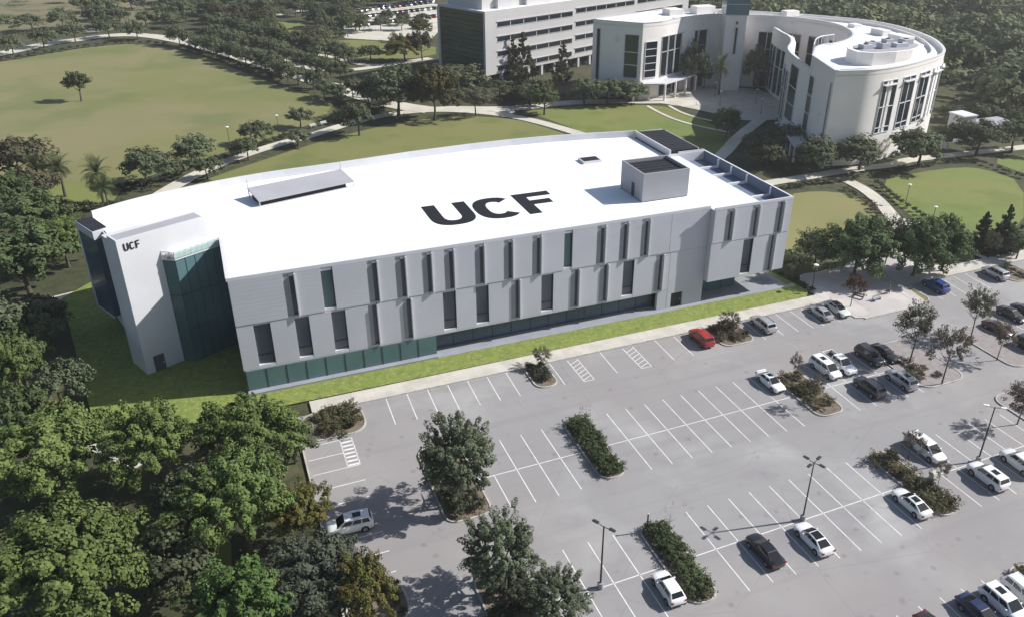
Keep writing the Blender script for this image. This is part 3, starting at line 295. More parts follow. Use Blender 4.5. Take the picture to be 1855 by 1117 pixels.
M['plaza'] = mat('pinkish_paving', (.5, .46, .445), .9, var=(.43, .4, .39), scale=.3, layers=[((.6, .56, .52), .12, .5, .6, .6)])
M['brick'] = mat('pink_paver', (.31, .275, .27), .9, var=(.25, .225, .22), scale=1.2)
M['lawn'] = mat('mown_lawn', (.16, .18, .056), .95, var=(.2, .19, .07), scale=.035, bump=.4, bscale=3, dist=.05, layers=[((.215, .19, .08), .016, .46, .58, .7), ((.11, .14, .038), .07, .5, .64, .65), ((.2, .18, .085), .16, .56, .68, .5), ((.14, .155, .05), 2.2, .5, .7, .4)])
M['field'] = mat('dry_field_grass', (.185, .185, .07), .95, var=(.16, .17, .058), scale=.018, bump=.3, bscale=2, dist=.05, layers=[((.215, .193, .098), .014, .46, .56, .9), ((.14, .16, .058), .03, .5, .6, .85), ((.205, .193, .092), .07, .5, .64, .7), ((.19, .195, .08), 1.3, .5, .7, .3)])
M['green_lawn'] = mat('green_lawn', (.15, .19, .052), .95, var=(.18, .2, .06), scale=.04, bump=.4, bscale=3, dist=.05, layers=[((.2, .19, .065), .03, .48, .6, .7), ((.115, .155, .035), .1, .5, .64, .6), ((.12, .155, .035), 1.8, .5, .7, .4)])
M['tan_lawn'] = mat('tan_lawn', (.225, .21, .09), .95, var=(.2, .195, .078), scale=.05, bump=.3, bscale=3, layers=[((.16, .17, .06), .1, .6, .7, .5)])
M['bright_lawn'] = mat('bright_new_lawn', (.155, .205, .052), .95, var=(.21, .25, .065), scale=.9, bump=.6, bscale=6, dist=.08, layers=[((.31, .31, .075), 2.3, .56, .64, .8), ((.11, .155, .04), 1.6, .56, .66, .7)])
M['mulch'] = mat('planting_soil', (.2, .16, .12), .95, var=(.13, .105, .08), scale=1.2, bump=.4, bscale=6, layers=[((.27, .23, .18), 3., .55, .7, .6)])
M['dark_mulch'] = mat('dark_soil', (.06, .05, .035), .95, var=(.09, .075, .05), scale=.5, bump=.5, bscale=4)
M['white_roof'] = mat('white_roof_membrane', (.86, .87, .88), .7, var=(.83, .84, .86), scale=.2)
M['panel'] = mat('grey_facade_panel', (.51, .515, .56), .65, spec=.25, var=(.485, .49, .53), scale=.25, obj_var=.025)
M['terrace_shade'] = mat('terrace_shade_blue', (.15, .185, .26), .6, var=(.13, .165, .235), scale=.3)  # blue shade on the white terrace, put into the base colour
M['penthouse_panel'] = mat('penthouse_panel', (.33, .335, .36), .6, var=(.31, .315, .34), scale=.3)
M['panel_white'] = mat('white_facade_panel', (.62, .62, .65), .6, var=(.59, .59, .62), scale=.3)
M['fin'] = mat('white_metal_fin', (.58, .58, .6), .5)
M['white_metal'] = mat('white_metal_trim', (.8, .8, .82), .45)
M['dark_metal'] = mat('dark_metal', (.035, .035, .042), .5, metal=.3)
M['black_roof'] = mat('black_roofing', (.016, .016, .024), .8, var=(.024, .024, .034), scale=1.)
M['letter'] = mat('black_lettering', (.012, .012, .014), .6)
M['grey_roof'] = mat('grey_roof_surface', (.36, .36, .385), .8, var=(.33, .33, .355), scale=.3)
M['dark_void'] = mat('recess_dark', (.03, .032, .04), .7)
M['concrete_base'] = mat('grey_plinth', (.3, .31, .34), .8, var=(.26, .27, .3), scale=.4)
M['stucco'] = mat('white_stucco', (.79, .75, .72), .85, var=(.74, .70, .67), scale=.1, layers=[((.5, .475, .45), .35, .6, .75, .4)])
M['office_wall'] = mat('office_stucco', (.49, .48, .475), .85, var=(.45, .44, .44), scale=.1, layers=[((.42, .41, .41), .35, .6, .75, .4)])
M['stucco_grey'] = mat('grey_stucco', (.5, .49, .5), .85, var=(.45, .44, .45), scale=.1)
M['bark'] = mat('bark', (.1, .085, .07), .95, var=(.06, .05, .04), scale=3, bump=.5)
M['pole'] = mat('dark_bronze_pole', (.06, .055, .05), .5, metal=.4)
M['lamp_head'] = mat('pale_lamp_head', (.75, .75, .74), .4)
M['rubber'] = mat('tyre_rubber', (.02, .02, .02), .85)
M['rim'] = mat('alloy_rim', (.45, .45, .46), .35, metal=.8)
M['plastic'] = mat('black_trim', (.025, .025, .028), .6)
M['headlight'] = mat('clear_headlight', (.75, .77, .8), .15, spec=.6)
M['taillight'] = mat('red_taillight', (.25, .01, .01), .25, spec=.6)
M['blue_plaque'] = mat('signal_blue_paint', (.03, .09, .3), .7)

# asphalt wear: sealed cracks, tyre darkening along the lanes, drips in the bays
def asphalt_wear(Mt):
    n = Mt.node_tree.nodes; L = Mt.node_tree.links; b = n['Principled BSDF']; cur = b.inputs['Base Color'].links[0].from_socket
    tc = n.new('ShaderNodeTexCoord')
    def mixin(fac, col):
        nonlocal cur
        x = n.new('ShaderNodeMix'); x.data_type = 'RGBA'; L.new(fac, x.inputs[0]); L.new(cur, x.inputs[6]); x.inputs[7].default_value = (*col, 1); cur = x.outputs[2]
    def ramp(src, lo, hi, st):
        r = n.new('ShaderNodeMapRange'); r.inputs[1].default_value = lo; r.inputs[2].default_value = hi; r.inputs[3].default_value = 0; r.inputs[4].default_value = st; L.new(src, r.inputs[0]); return r.outputs[0]
    mp = n.new('ShaderNodeMapping'); mp.inputs['Scale'].default_value = (.018, .55, 1); L.new(tc.outputs['Object'], mp.inputs[0])
    t = n.new('ShaderNodeTexNoise'); t.inputs['Scale'].default_value = 1.; t.inputs['Detail'].default_value = 4; L.new(mp.outputs[0], t.inputs[0]); mixin(ramp(t.outputs[0], .52, .66, .35), (.24, .225, .232))
    wn = n.new('ShaderNodeTexNoise'); wn.inputs['Scale'].default_value = .5; L.new(tc.outputs['Object'], wn.inputs[0])
    ad = n.new('ShaderNodeMixRGB'); ad.inputs[0].default_value = .12; L.new(tc.outputs['Object'], ad.inputs[1]); L.new(wn.outputs['Color'], ad.inputs[2])
    v = n.new('ShaderNodeTexVoronoi'); v.feature = 'DISTANCE_TO_EDGE'; v.inputs['Scale'].default_value = .085; L.new(ad.outputs[0], v.inputs['Vector']); mixin(ramp(v.outputs['Distance'], .006, .0, .2), (.13, .125, .13))
    v = n.new('ShaderNodeTexVoronoi'); v.inputs['Scale'].default_value = .42; v.inputs['Randomness'].default_value = 1; L.new(ad.outputs[0], v.inputs['Vector']); mixin(ramp(v.outputs['Distance'], .16, .05, .42), (.14, .13, .135))
    L.new(cur, b.inputs['Base Color'])
asphalt_wear(M['asphalt'])
def ribs(Mt, period=.45, depth=.5):
    n = Mt.node_tree.nodes; L = Mt.node_tree.links; b = n['Principled BSDF']; tc = n.new('ShaderNodeTexCoord'); w = n.new('ShaderNodeTexWave')
    w.bands_direction = 'Z'; w.inputs['Scale'].default_value = .314/period; w.inputs['Distortion'].default_value = 0; L.new(tc.outputs['Object'], w.inputs[0])
    bp = n.new('ShaderNodeBump'); bp.inputs['Strength'].default_value = depth; bp.inputs['Distance'].default_value = .006; L.new(w.outputs['Fac'], bp.inputs['Height']); L.new(bp.outputs[0], b.inputs['Normal'])
    cur = b.inputs['Base Color'].links[0].from_socket; x = n.new('ShaderNodeMix'); x.data_type = 'RGBA'; r = n.new('ShaderNodeMapRange'); r.inputs[1].default_value = .1; r.inputs[2].default_value = 0.; r.inputs[4].default_value = .055
    L.new(w.outputs['Fac'], r.inputs[0]); L.new(r.outputs[0], x.inputs[0]); L.new(cur, x.inputs[6]); x.inputs[7].default_value = (.2, .2, .22, 1); L.new(x.outputs[2], b.inputs['Base Color'])
ribs(M['panel'], .55)

def glass(name, col, rough=.08, spec=.6, metal=0.):
    g = mat(name, col, rough, metal, spec, var=tuple(c*.75 for c in col), scale=.12, bump=.05, bscale=.6, dist=.02); return g
M['teal_glass'] = glass('teal_curtain_glass', (.095, .175, .19), .14, .5)
M['dark_glass'] = glass('dark_window_glass', (.015, .022, .03), .08, .5)
M['grey_glass'] = glass('grey_window_glass', (.105, .12, .15), .14, .4)
M['fin_shade'] = mat('fin_shade_grey', (.3, .305, .33), .6, var=(.27, .275, .3), scale=.5)  # grey tone stands for the fins' cast shadow on the panels
M['deep_glass'] = glass('deep_blue_glass', (.07, .105, .14), .14, .45)
M['green_glass'] = glass('green_office_glass', (.02, .055, .045), .1, .45)
M['car_glass'] = glass('car_glass', (.012, .014, .017), .04, .6)
def clear_glass(name, col, a):
    g = mat(name, col, .1, 0, .5); g.node_tree.nodes['Principled BSDF'].inputs['Alpha'].default_value = a; return g
M['rail_glass'] = clear_glass('railing_glass', (.45, .65, .6), .35)
def paint_mat(name, col, metal=.0, rough=.28):
    g = mat(name, col, rough, metal, .5); g.node_tree.nodes['Principled BSDF'].inputs['Coat Weight'].default_value = .6
    g.node_tree.nodes['Principled BSDF'].inputs['Coat Roughness'].default_value = .06; return g
CARP = dict(white=paint_mat('white_car_paint', (.78, .78, .78)), offwhite=paint_mat('pearl_car_paint', (.72, .73, .7)), silver=paint_mat('silver_car_paint', (.5, .51, .53), .5),
            black=paint_mat('black_car_paint', (.012, .013, .018)), navy=paint_mat('navy_car_paint', (.015, .025, .07)), blue=paint_mat('blue_car_paint', (.02, .06, .22)),
            charcoal=paint_mat('charcoal_car_paint', (.05, .052, .06), .3), red=paint_mat('red_car_paint', (.32, .015, .012)), maroon=paint_mat('maroon_car_paint', (.06, .02, .02)),
            grey=paint_mat('grey_car_paint', (.2, .205, .22), .4), palegreen=paint_mat('pale_green_car_paint', (.62, .66, .6)))

def leafmat(name, col, var, ov=.22, trans=.22, sc=.8):
    return mat(name, col, .85, 0, .15, var=var, scale=sc, obj_var=ov, trans=trans, layers=[(tuple(c*.55 for c in col), 2.6, .5, .65, .6)])
LM = dict(
    fore=leafmat('bright_foliage', (.108, .155, .048), (.18, .235, .075), .14, sc=1.6),
    oak=leafmat('dark_oak_foliage', (.1, .12, .068), (.155, .175, .098)),
    oakg=leafmat('green_foliage', (.075, .105, .045), (.11, .14, .06)),
    brownoak=leafmat('brownish_foliage', (.09, .086, .052), (.125, .115, .07)),
    olive=leafmat('olive_orange_foliage', (.14, .11, .035), (.1, .125, .04)),
    entrance=leafmat('entrance_tree_foliage', (.085, .13, .055), (.13, .175, .08), .1),
    talltree=leafmat('tall_tree_foliage', (.085, .08, .035), (.12, .105, .045), .1),
    lime=leafmat('lime_foliage', (.07, .13, .035), (.12, .18, .06), .05),
    greygreen=leafmat('grey_green_foliage', (.1, .12, .085), (.13, .145, .105)),
    sparse=leafmat('dusty_foliage', (.12, .122, .08), (.17, .165, .11)),
    sparsebrown=leafmat('bronze_foliage', (.16, .13, .1), (.21, .17, .13)),
    reddish=leafmat('reddish_foliage', (.13, .06, .045), (.11, .09, .06)),
    lotoak=leafmat('lot_tree_foliage', (.105, .13, .075), (.17, .195, .125), .1, sc=1.5),
    palm=leafmat('palm_foliage', (.075, .1, .04), (.11, .125, .055), .15),
    cypress=leafmat('cypress_foliage', (.035, .065, .03), (.05, .08, .035), .1),
    shrub_green=leafmat('shrub_green_foliage', (.065, .09, .042), (.1, .13, .06), .3),
    shrub_dark=leafmat('shrub_dark_foliage', (.06, .07, .045), (.085, .09, .06), .3),
    shrub_mixed=leafmat('shrub_olive_foliage', (.09, .095, .045), (.12, .1, .06), .35),
    shrub_brown=leafmat('shrub_brown_foliage', (.12, .1, .075), (.09, .085, .055), .3),
    wood=leafmat('woodland_foliage', (.11, .14, .075), (.22, .235, .125), 0, sc=.05),
    scrub=leafmat('scrub_foliage', (.15, .17, .08), (.12, .11, .07), 0, sc=.07),
)

# ------------------------------------------------------------------ mesh helpers
class MB:
    """collects vertices and faces; build() links them as ONE mesh object"""
    def __init__(s): s.v = []; s.f = []
    def add(s, vs, fs):
        o = len(s.v); s.v += [tuple(a) for a in vs]; s.f += [tuple(i+o for i in f) for f in fs]; return s
    def box(s, x0, y0, z0, x1, y1, z1):
        return s.add([(x0,y0,z0),(x1,y0,z0),(x1,y1,z0),(x0,y1,z0),(x0,y0,z1),(x1,y0,z1),(x1,y1,z1),(x0,y1,z1)],
                     [(0,3,2,1),(4,5,6,7),(0,1,5,4),(1,2,6,5),(2,3,7,6),(3,0,4,7)])
    def wall(s, a, b, z0, z1, t0, t1):
        """slab along a->b; t0,t1 = offsets to the right-hand side (outwards for a CCW outline)"""
        d = Vector((b[0]-a[0], b[1]-a[1])); d.normalize(); n = Vector((d.y, -d.x))
        p = [Vector(a)+n*t0, Vector(b)+n*t0, Vector(b)+n*t1, Vector(a)+n*t1]
        if t1 > t0: p = [p[3], p[2], p[1], p[0]]
        return s.add([(q.x,q.y,z0) for q in p]+[(q.x,q.y,z1) for q in p], [(0,3,2,1),(4,5,6,7),(0,1,5,4),(1,2,6,5),(2,3,7,6),(3,0,4,7)])
    def prism(s, pts, z0, z1, top=True, bottom=True):
        n = len(pts); o = len(s.v)
        s.v += [(p[0],p[1],z0) for p in pts]+[(p[0],p[1],z1) for p in pts]
        for i in range(n): j = (i+1) % n; s.f.append((o+i, o+j, o+n+j, o+n+i))
        if top: s.f.append(tuple(o+n+i for i in range(n)))
        if bottom: s.f.append(tuple(o+i for i in reversed(range(n))))
        return s
    def tube(s, pts, rad, k=6, cap=True):
        pts = [Vector(p) for p in pts]; o = len(s.v)
        for i, p in enumerate(pts):
            d = (pts[min(i+1, len(pts)-1)]-pts[max(i-1, 0)]).normalized()
            a = d.orthogonal().normalized() if abs(d.z) < .99 else Vector((1,0,0)); a = (a-d*a.dot(d)).normalized(); b = d.cross(a)
            r = rad[i] if isinstance(rad, (list, tuple)) else rad
            s.v += [tuple(p+(a*math.cos(t)+b*math.sin(t))*r) for t in [2*math.pi*j/k for j in range(k)]]
        for i in range(len(pts)-1):
            for j in range(k): s.f.append((o+i*k+j, o+i*k+(j+1)%k, o+(i+1)*k+(j+1)%k, o+(i+1)*k+j))
        if cap: s.f.append(tuple(o+j for j in reversed(range(k)))); s.f.append(tuple(o+(len(pts)-1)*k+j for j in range(k)))
        return s
    def mesh(s, name, m, smooth=0.):
        me = bpy.data.meshes.new(name); me.from_pydata(s.v, [], s.f); me.validate(); me.update()
        if m: me.materials.append(m)
        if smooth: me.shade_smooth(); me.set_sharp_from_angle(angle=R(smooth))
        return me
    def build(s, name, m, parent=None, smooth=0., bevel=0.):
        return link(name, s.mesh(name, m, smooth), parent, bevel)
def link(name, me, parent=None, bevel=0.):
    o = bpy.data.objects.new(name, me); C.objects.link(o)
    if parent is not None: o.parent = parent
    if bevel:
        b = o.modifiers.new('bevel', 'BEVEL'); b.width = bevel; b.segments = 2; b.limit_method = 'ANGLE'; b.angle_limit = R(35)
    return o
def tag(o, label=None, cat=None, group=None, kind=None):
    if label: o['label'] = label
    if cat: o['category'] = cat
    if group: o['group'] = group
    if kind: o['kind'] = kind
    return o
def thing(name, label, cat, loc=(0,0,0), rz=0., group=None):
    o = bpy.data.objects.new(name, None); o.empty_display_size = .5; C.objects.link(o); o.location = loc; o.rotation_euler = (0,0,rz)
    return tag(o, label, cat, group)
def struct(o): o['kind'] = 'structure'; return o
def dup(root, loc, rz=None, scale=None, label=None, group=None):
    r = root.copy(); C.objects.link(r); r.location = loc
    if rz is not None: r.rotation_euler = (0,0,rz)
    if scale is not None: r.scale = scale
    if label: r['label'] = label
    if group: r['group'] = group
    elif 'group' in r: del r['group']
    for ch in list(root.children):
        c = ch.copy(); C.objects.link(c); c.parent = r
        for g in ch.children: d = g.copy(); C.objects.link(d); d.parent = c
    return r
def chaikin(pts, n=2, closed=True):
    pts = [Vector(p) for p in pts]
    for _ in range(n):
        q = []; m_ = len(pts)
        for i in range(m_ if closed else m_-1):
            a, b = pts[i], pts[(i+1) % m_]; q += [a*.75+b*.25, a*.25+b*.75]
        if not closed: q = [pts[0]]+q+[pts[-1]]
        pts = q
    return pts
def sheet(name, pts, z, m, smooth=2):
    p = chaikin(pts, smooth) if smooth else [Vector(a) for a in pts]
    if sum((p[i].x*p[(i+1)%len(p)].y-p[(i+1)%len(p)].x*p[i].y) for i in range(len(p))) < 0: p = p[::-1]
    b = MB(); b.add([(q.x, q.y, z) for q in p], [tuple(range(len(p)))]); return struct(b.build(name, m))
def strip(name, pts, w, z, m):
    p = chaikin(pts, 3, False); vs = []; fs = []
    for i, q in enumerate(p):
        d = (p[min(i+1, len(p)-1)]-p[max(i-1, 0)]).normalized(); n = Vector((-d.y, d.x))
        vs += [(*(q-n*w/2), z), (*(q+n*w/2), z)]
        if i: fs.append((2*i-2, 2*i, 2*i+1, 2*i-1))
    b = MB(); b.add(vs, fs); return struct(b.build(name, m))

# ------------------------------------------------------------------ ground, lawns, paths
b = MB(); b.add([(-2500,-900,-.12),(3200,-900,-.12),(3200,4200,-.12),(-2500,4200,-.12)], [(0,1,2,3)]); struct(b.build('ground', M['ground']))
LAWN = dict(field='field', back_lawn='lawn', middle_lawn='green_lawn', ring_lawn='green_lawn', tan_lawn='tan_lawn', right_lawn='green_lawn', far_right_lawn='green_lawn',
            wood_lawn='green_lawn', bottom_lawn='green_lawn', car_lot='path', car_lot_lawn='lawn', left_lawn='green_lawn', rough='rough', office_plaza='dark_mulch', crescent_court='concrete', plaza='plaza')
zz = 0
for k, pts in POLY.items():
    nm = {'car_lot': 'car_lot', 'car_lot_lawn': 'lawn', 'rough': 'rough_ground', 'office_plaza': 'planting_bed', 'crescent_court': 'court', 'plaza': 'plaza', 'field': 'field'}.get(k, 'lawn')
    zz += 1; sheet(nm, pts, .05 if k == 'plaza' else -.1+zz*.006, M[LAWN[k]], 1)
zz = 0
for k, (w, pts) in STRIP.items():
    zz += 1; strip('road' if 'road' in k or 'drive' in k else 'path', pts, w, .005+zz*.004, M['path' if 'grove' not in k else 'concrete'])
# tile of new lawn round the white building
sheet('lawn', [(-65.5,84.5),(-58.2,42.6),(-40,42.0),(44.8,41.6),(46.8,43.5),(45.2,52.5),(43.5,72),(42,86),(20,90),(-20,89),(-50,84),(-61,90)], .118, M['bright_lawn'], 0)
# car park
b = MB(); b.add([(-36.2,-70,0),(120,-70,0),(120,39,0),(-36.2,39,0)], [(0,1,2,3)]); struct(b.build('asphalt', M['asphalt']))
b = MB(); b.box(-34.2,39.15,-.1,47.6,41.75,.13); struct(b.build('pavement', M['concrete'], bevel=.02))
b = MB(); b.box(-34.2,39,-.1,47.6,39.148,.15); b.box(63.2,39,-.1,112,39.148,.15); b.box(-36.4,-70,-.1,-36.22,39,.15); struct(b.build('kerb', M['kerb'], bevel=.02))
b = MB(); b.box(63.4,39.15,-.1,112,42.2,.13); struct(b.build('pavement', M['concrete'], bevel=.02))
b = MB(); b.prism([(47.6,33.2),(49,32.6),(60.5,32.6),(62.5,33.6),(63.4,39.15),(63.4,43.5),(60,48),(50,49),(46.9,44),(47.6,39.15)], -.1, .135); struct(b.build('plaza', M['plaza']))
b = MB(); b.prism([(48.9,32.3),(60.6,32.3),(60.6,32.6),(48.9,32.6)], -.1, .15); struct(b.build('kerb', M['kerb']))
# paving seams on the pavement (thin recessed joints)
b = MB()
for i in range(54): x = -33.5+i*1.5; b.box(x, 39.2, .131, x+.03, 41.7, .134)
struct(b.build('pavement_joint', M['kerb']))

def rounded(x0, x1, y0, y1, r, skew=0.):
    pts = []
    for cx, cy, a0 in ((x1-r, y1-r, 0), (x0+r, y1-r, 90), (x0+r, y0+r, 180), (x1-r, y0+r, 270)):
        for k in range(7):
            a = R(a0+k*15); pts.append((cx+r*math.cos(a), cy+r*math.sin(a)))
    return [(p[0]+skew*(p[1]-y0), p[1]) for p in pts]
def island(x0, x1, y0, y1, r=1.4, fill='mulch', skew=0.):
    o = rounded(x0, x1, y0, y1, r, skew); i = rounded(x0+.18, x1-.18, y0+.18, y1-.18, max(r-.18, .1), skew); n = len(o)
    b = MB(); b.add([(p[0],p[1],0) for p in o]+[(p[0],p[1],.15) for p in o]+[(p[0],p[1],.15) for p in i]+[(p[0],p[1],.05) for p in i],
                    [(j, (j+1)%n, n+(j+1)%n, n+j) for j in range(n)]+[(n+j, n+(j+1)%n, 2*n+(j+1)%n, 2*n+j) for j in range(n)]+[(2*n+j, 2*n+(j+1)%n, 3*n+(j+1)%n, 3*n+j) for j in range(n)])
    struct(b.build('kerb', M['kerb']))
    b = MB(); b.add([(p[0],p[1],.1) for p in i], [tuple(range(n))]); struct(b.build('planting_bed', M[fill]))
island(-6.1,-2.8,13.7,25.4); island(-24.2,-19.0,13.6,27.0); island(-6.2,-2.9,-5.5,5.7); island(-24.2,-18.9,-6,6.0)
island(-6.0,-2.7,33.4,39.0); island(23.4,29.0,33.2,39.0); island(24.9,29.3,14,24.4); island(25.0,28.1,-5.6,5.9)
island(-36,-28.3,33.0,39.0,2.2); island(-36,-30.4,3.4,8.3,1.8); island(24.9,28.2,-25,-13.6)
island(42.4,50.6,13.8,25.4,2.0,'brick'); island(58.6,64,13.0,24.6,1.8,'brick'); island(49.2,56.5,-5.6,9.2,1.8,'brick')
island(48.0,51.6,33.0,40.4,1.3,'lawn'); island(60.6,63.9,33.2,39.6,1.3,'lawn'); island(82.6,88.4,32.8,39.0,1.5)
# painted lines
def line(bb, x0, y0, x1, y1, w=.11):
    d = Vector((x1-x0, y1-y0)).normalized(); n = Vector((-d.y, d.x))*w/2
    bb.add([(x0-n.x,y0-n.y,.006),(x1-n.x,y1-n.y,.006),(x1+n.x,y1+n.y,.006),(x0+n.x,y0+n.y,.006)], [(0,1,2,3)])
Lh = 5.89
b = MB()
for k in range(7): line(b, -24.95+2.75*k, 38.9, -25.1+2.75*k, 33.0)
for (xa, xb) in ((.6, 2.1), (9.4, 11.0)):
    line(b, xa, 38.6, xa, 32.9); line(b, xb, 38.6, xb, 32.9); line(b, xa, 32.9, xb, 32.9)
    for q in range(6): line(b, xa, 33.2+q*.85, xb, 34.0+q*.85)
for x in (-2.0, 5.85, 14.9, 18.1, 30.6, 33.9, 36.7, 39.5, 41.6, 44.8): line(b, x, 38.9, x-.1, 33.1)
for x in (66.1, 69.0, 71.4, 74.2, 77.0, 79.8): line(b, x+.3, 38.8, x-.2, 32.9)
struct(b.build('parking_line', M['paint']))
b = MB()
for k in range(3): line(b, -14.31+2.74*k, 19.35+Lh, -14.31+2.74*k, 19.35-Lh)
line(b, -17.05, 19.2, -17.05, 19.35-Lh)
for k in range(9): line(b, .12+2.74*k, 19.35+Lh, .12+2.74*k, 19.35-Lh)
for k in range(5): line(b, 31.3+2.74*k, 19.35+Lh, 31.0+2.74*k, 19.35-Lh)
line(b, -19, 19.35, -6.1, 19.35); line(b, -2.8, 19.35, 24.9, 19.35); line(b, 29.3, 19.35, 42.4, 19.35)
for k in range(5): line(b, 67+2.74*k, 19.35+Lh, 67+2.74*k, 19.35-Lh)
struct(b.build('parking_line', M['paint']))
b = MB()
for k in range(4): line(b, -8.8-2.83*k, Lh, -8.8-2.83*k, -Lh)
for k in range(9): line(b, .05+2.74*k, Lh, .05+2.74*k, -Lh)
for x in (30.8, 33.5, 36.2, 39.1, 41.85, 44.6, 47.3): line(b, x, Lh, x, -Lh)
line(b, -18.9, 0, -6.2, 0); line(b, -2.9, 0, 25.0, 0); line(b, 28.1, 0, 49.2, 0)
struct(b.build('parking_line', M['paint']))
b = MB()
for k in range(5): line(b, 16.5+2.74*k-5.48, -13.6, 16.5+2.74*k-5.48, -25.2)
line(b, -10, -19.4, 24.9, -19.4)
struct(b.build('parking_line', M['paint']))
b = MB()
for y in (27.0, 24.15, 21.25, 18.4, 15.45, 12.5, 9.6): line(b, -35.9, y, -30.6, y)
for q in range(7): line(b, -32.0, 27.3+q*.74, -30.6, 27.3+q*.74, .3)
line(b, -32.0, 27.1, -32.0, 32.4); line(b, -30.6, 27.1, -30.6, 32.4); line(b, -36, 32.4, -30.6, 32.4); line(b, -36, 29.8, -32, 29.8)
struct(b.build('parking_line', M['paint']))

# ------------------------------------------------------------------ lettering (block capitals as polygons)
def letter_faces(ch, w, h, st, sv):
    """returns list of quads in the unit plane (x right, y up); st = stem width, sv = bar thickness"""
    q = []
    def rect(x0, y0, x1, y1): q.append([(x0,y0),(x1,y0),(x1,y1),(x0,y1)])
    def arc(cx, cy, rx, ry, a0, a1, n=14):
        for i in range(n):
            t0 = R(a0+(a1-a0)*i/n); t1 = R(a0+(a1-a0)*(i+1)/n)
            f = lambda t, ox, oy: (cx+ox*math.copysign(abs(math.cos(t))**.8, math.cos(t)), cy+oy*math.copysign(abs(math.sin(t))**.8, math.sin(t)))
            q.append([f(t0, rx, ry), f(t1, rx, ry), f(t1, rx-st, ry-sv), f(t0, rx-st, ry-sv)])
    if ch == 'U':
        rect(0, h*.42, st, h); rect(w-st, h*.42, w, h); arc(w/2, h*.42, w/2, h*.42, 180, 360)
    if ch == 'C': arc(w/2, h/2, w/2, h/2, 42, 318, 22)
    if ch == 'F': rect(0, 0, st, h); rect(st, h-sv, w, h); rect(st, h*.42, w*.86, h*.42+sv)
    return q
def letter_obj(ch, org, ux, uy, nrm, w, h, st, sv, depth, parent, name='roof_letter'):
    b = MB(); ux, uy, nrm, org = Vector(ux), Vector(uy), Vector(nrm), Vector(org)
    for qd in letter_faces(ch, w, h, st, sv):
        lo = [org+ux*x+uy*y for x, y in qd]; hi = [p+nrm*depth for p in lo]
        b.add(lo+hi, [(4,5,6,7),(0,1,5,4),(1,2,6,5),(2,3,7,6),(3,0,4,7)])
    me = b.mesh(name, M['letter'])
    o = link(name, me, parent); o['label'] = 'black letter %s' % ch; return o

# ------------------------------------------------------------------ white academic building
Z = 16.5; YF = 46.8; YR = 45.7
A = thing('academic_building', 'long white roofed building with big black UCF letters and grey finned front', 'building')
back = [(-20.9,84.5),(-9,86.2),(2.3,87.1),(10.5,87.3),(18.5,86.9),(27,86),(34.6,84.7)]
bl = chaikin([(-57.3,74.4),(-53,77.2),(-47.8,79.5),(-35.7,83.2)]+back[:2], 2, False)
backline = [(p.x, p.y) for p in bl]+back[2:]
deck = [(-41.2,YF),(27.9,YF),(27.9,YR),(42.4,YR),(42.4,71.3),(34.6,71.3),(34.6,84.7)]+[p for p in reversed(backline[:-1])]+[(-54.9,66.0),(-52.5,60.5),(-47.8,58.6),(-47.0,57.3),(-41.2,60.4)]
# roof deck, set .45 below the parapet top
b = MB(); b.prism([(-41.0,YF+.2),(27.9,YF+.2),(27.9,YR+.2),(36.6,YR+.2),(36.6,71.2),(34.5,71.2),(34.4,84.5)]+[(p[0], p[1]-.2) for p in reversed(backline[:-1])]+[(-54.7,66.0),(-52.3,60.7),(-47.8,58.8),(-47.0,57.5),(-41.0,60.6)], Z-1.0, Z-.42)
b.build('roof', M['white_roof'], A)
# back and side walls
b = MB()
for i in range(len(backline)-1): b.wall(backline[i+1], backline[i], 0, Z-.42, -.3, 0)
b.wall((42.4,YR+.5), (42.4,71.3), 4.05, Z, -.3, 0); b.wall((42.1,71.3), (34.6,71.3), 0, Z, -.3, 0); b.wall((34.6,71.3),(34.6,84.5),0,Z-.42,-.3,0)
b.wall((-57.3,74.4), (-54.95,66.0), 0, Z-.42, -.3, 0); b.wall((-54.9,66.0), (-52.5,60.9), 0, Z-.42, -.3, 0)
b.build('rear_wall', M['panel_white'], A)
# parapets: front is a low coping, the back a metre high
b = MB(); b.box(-41.35,YF-.06,Z-.42,27.84,YF+.18,Z+.02); b.box(27.84,YR-.06,Z-.42,42.46,YR+.18,Z+.02)
b.box(-41.38,YF+.18,Z-.42,-41.1,60.4,Z+.03); b.build('front_coping', M['panel_white'], A)
b = MB()
for i in range(len(backline)-1): b.wall(backline[i+1], backline[i], Z-.42, Z+.75, -.28, 0)
b.build('rear_parapet', M['panel_white'], A)
b = MB(); b.wall((34.9,84.9),(34.9,71.3),Z-.42,Z+.75,-.25,0); b.build('side_parapet', M['panel_white'], A)
b = MB(); b.prism([(35.0,71.6),(41.0,71.6),(41.0,83.8),(35.0,84.6)], 0, Z+.55); b.build('lower_roof', M['black_roof'], A)
b = MB()
for i in range(10): b.box(35.5, 72.2+i*1.2, Z+.551, 40.8, 72.55+i*1.2, Z+.62)
b.build('roof_louvre', M['black_roof'], A)
b = MB(); b.box(41.0,71.6,0,41.2,83.8,Z+.5); b.box(35.2,84.6,0,41.0,84.75,Z+.5); b.build('rear_wall', M['panel_white'], A)
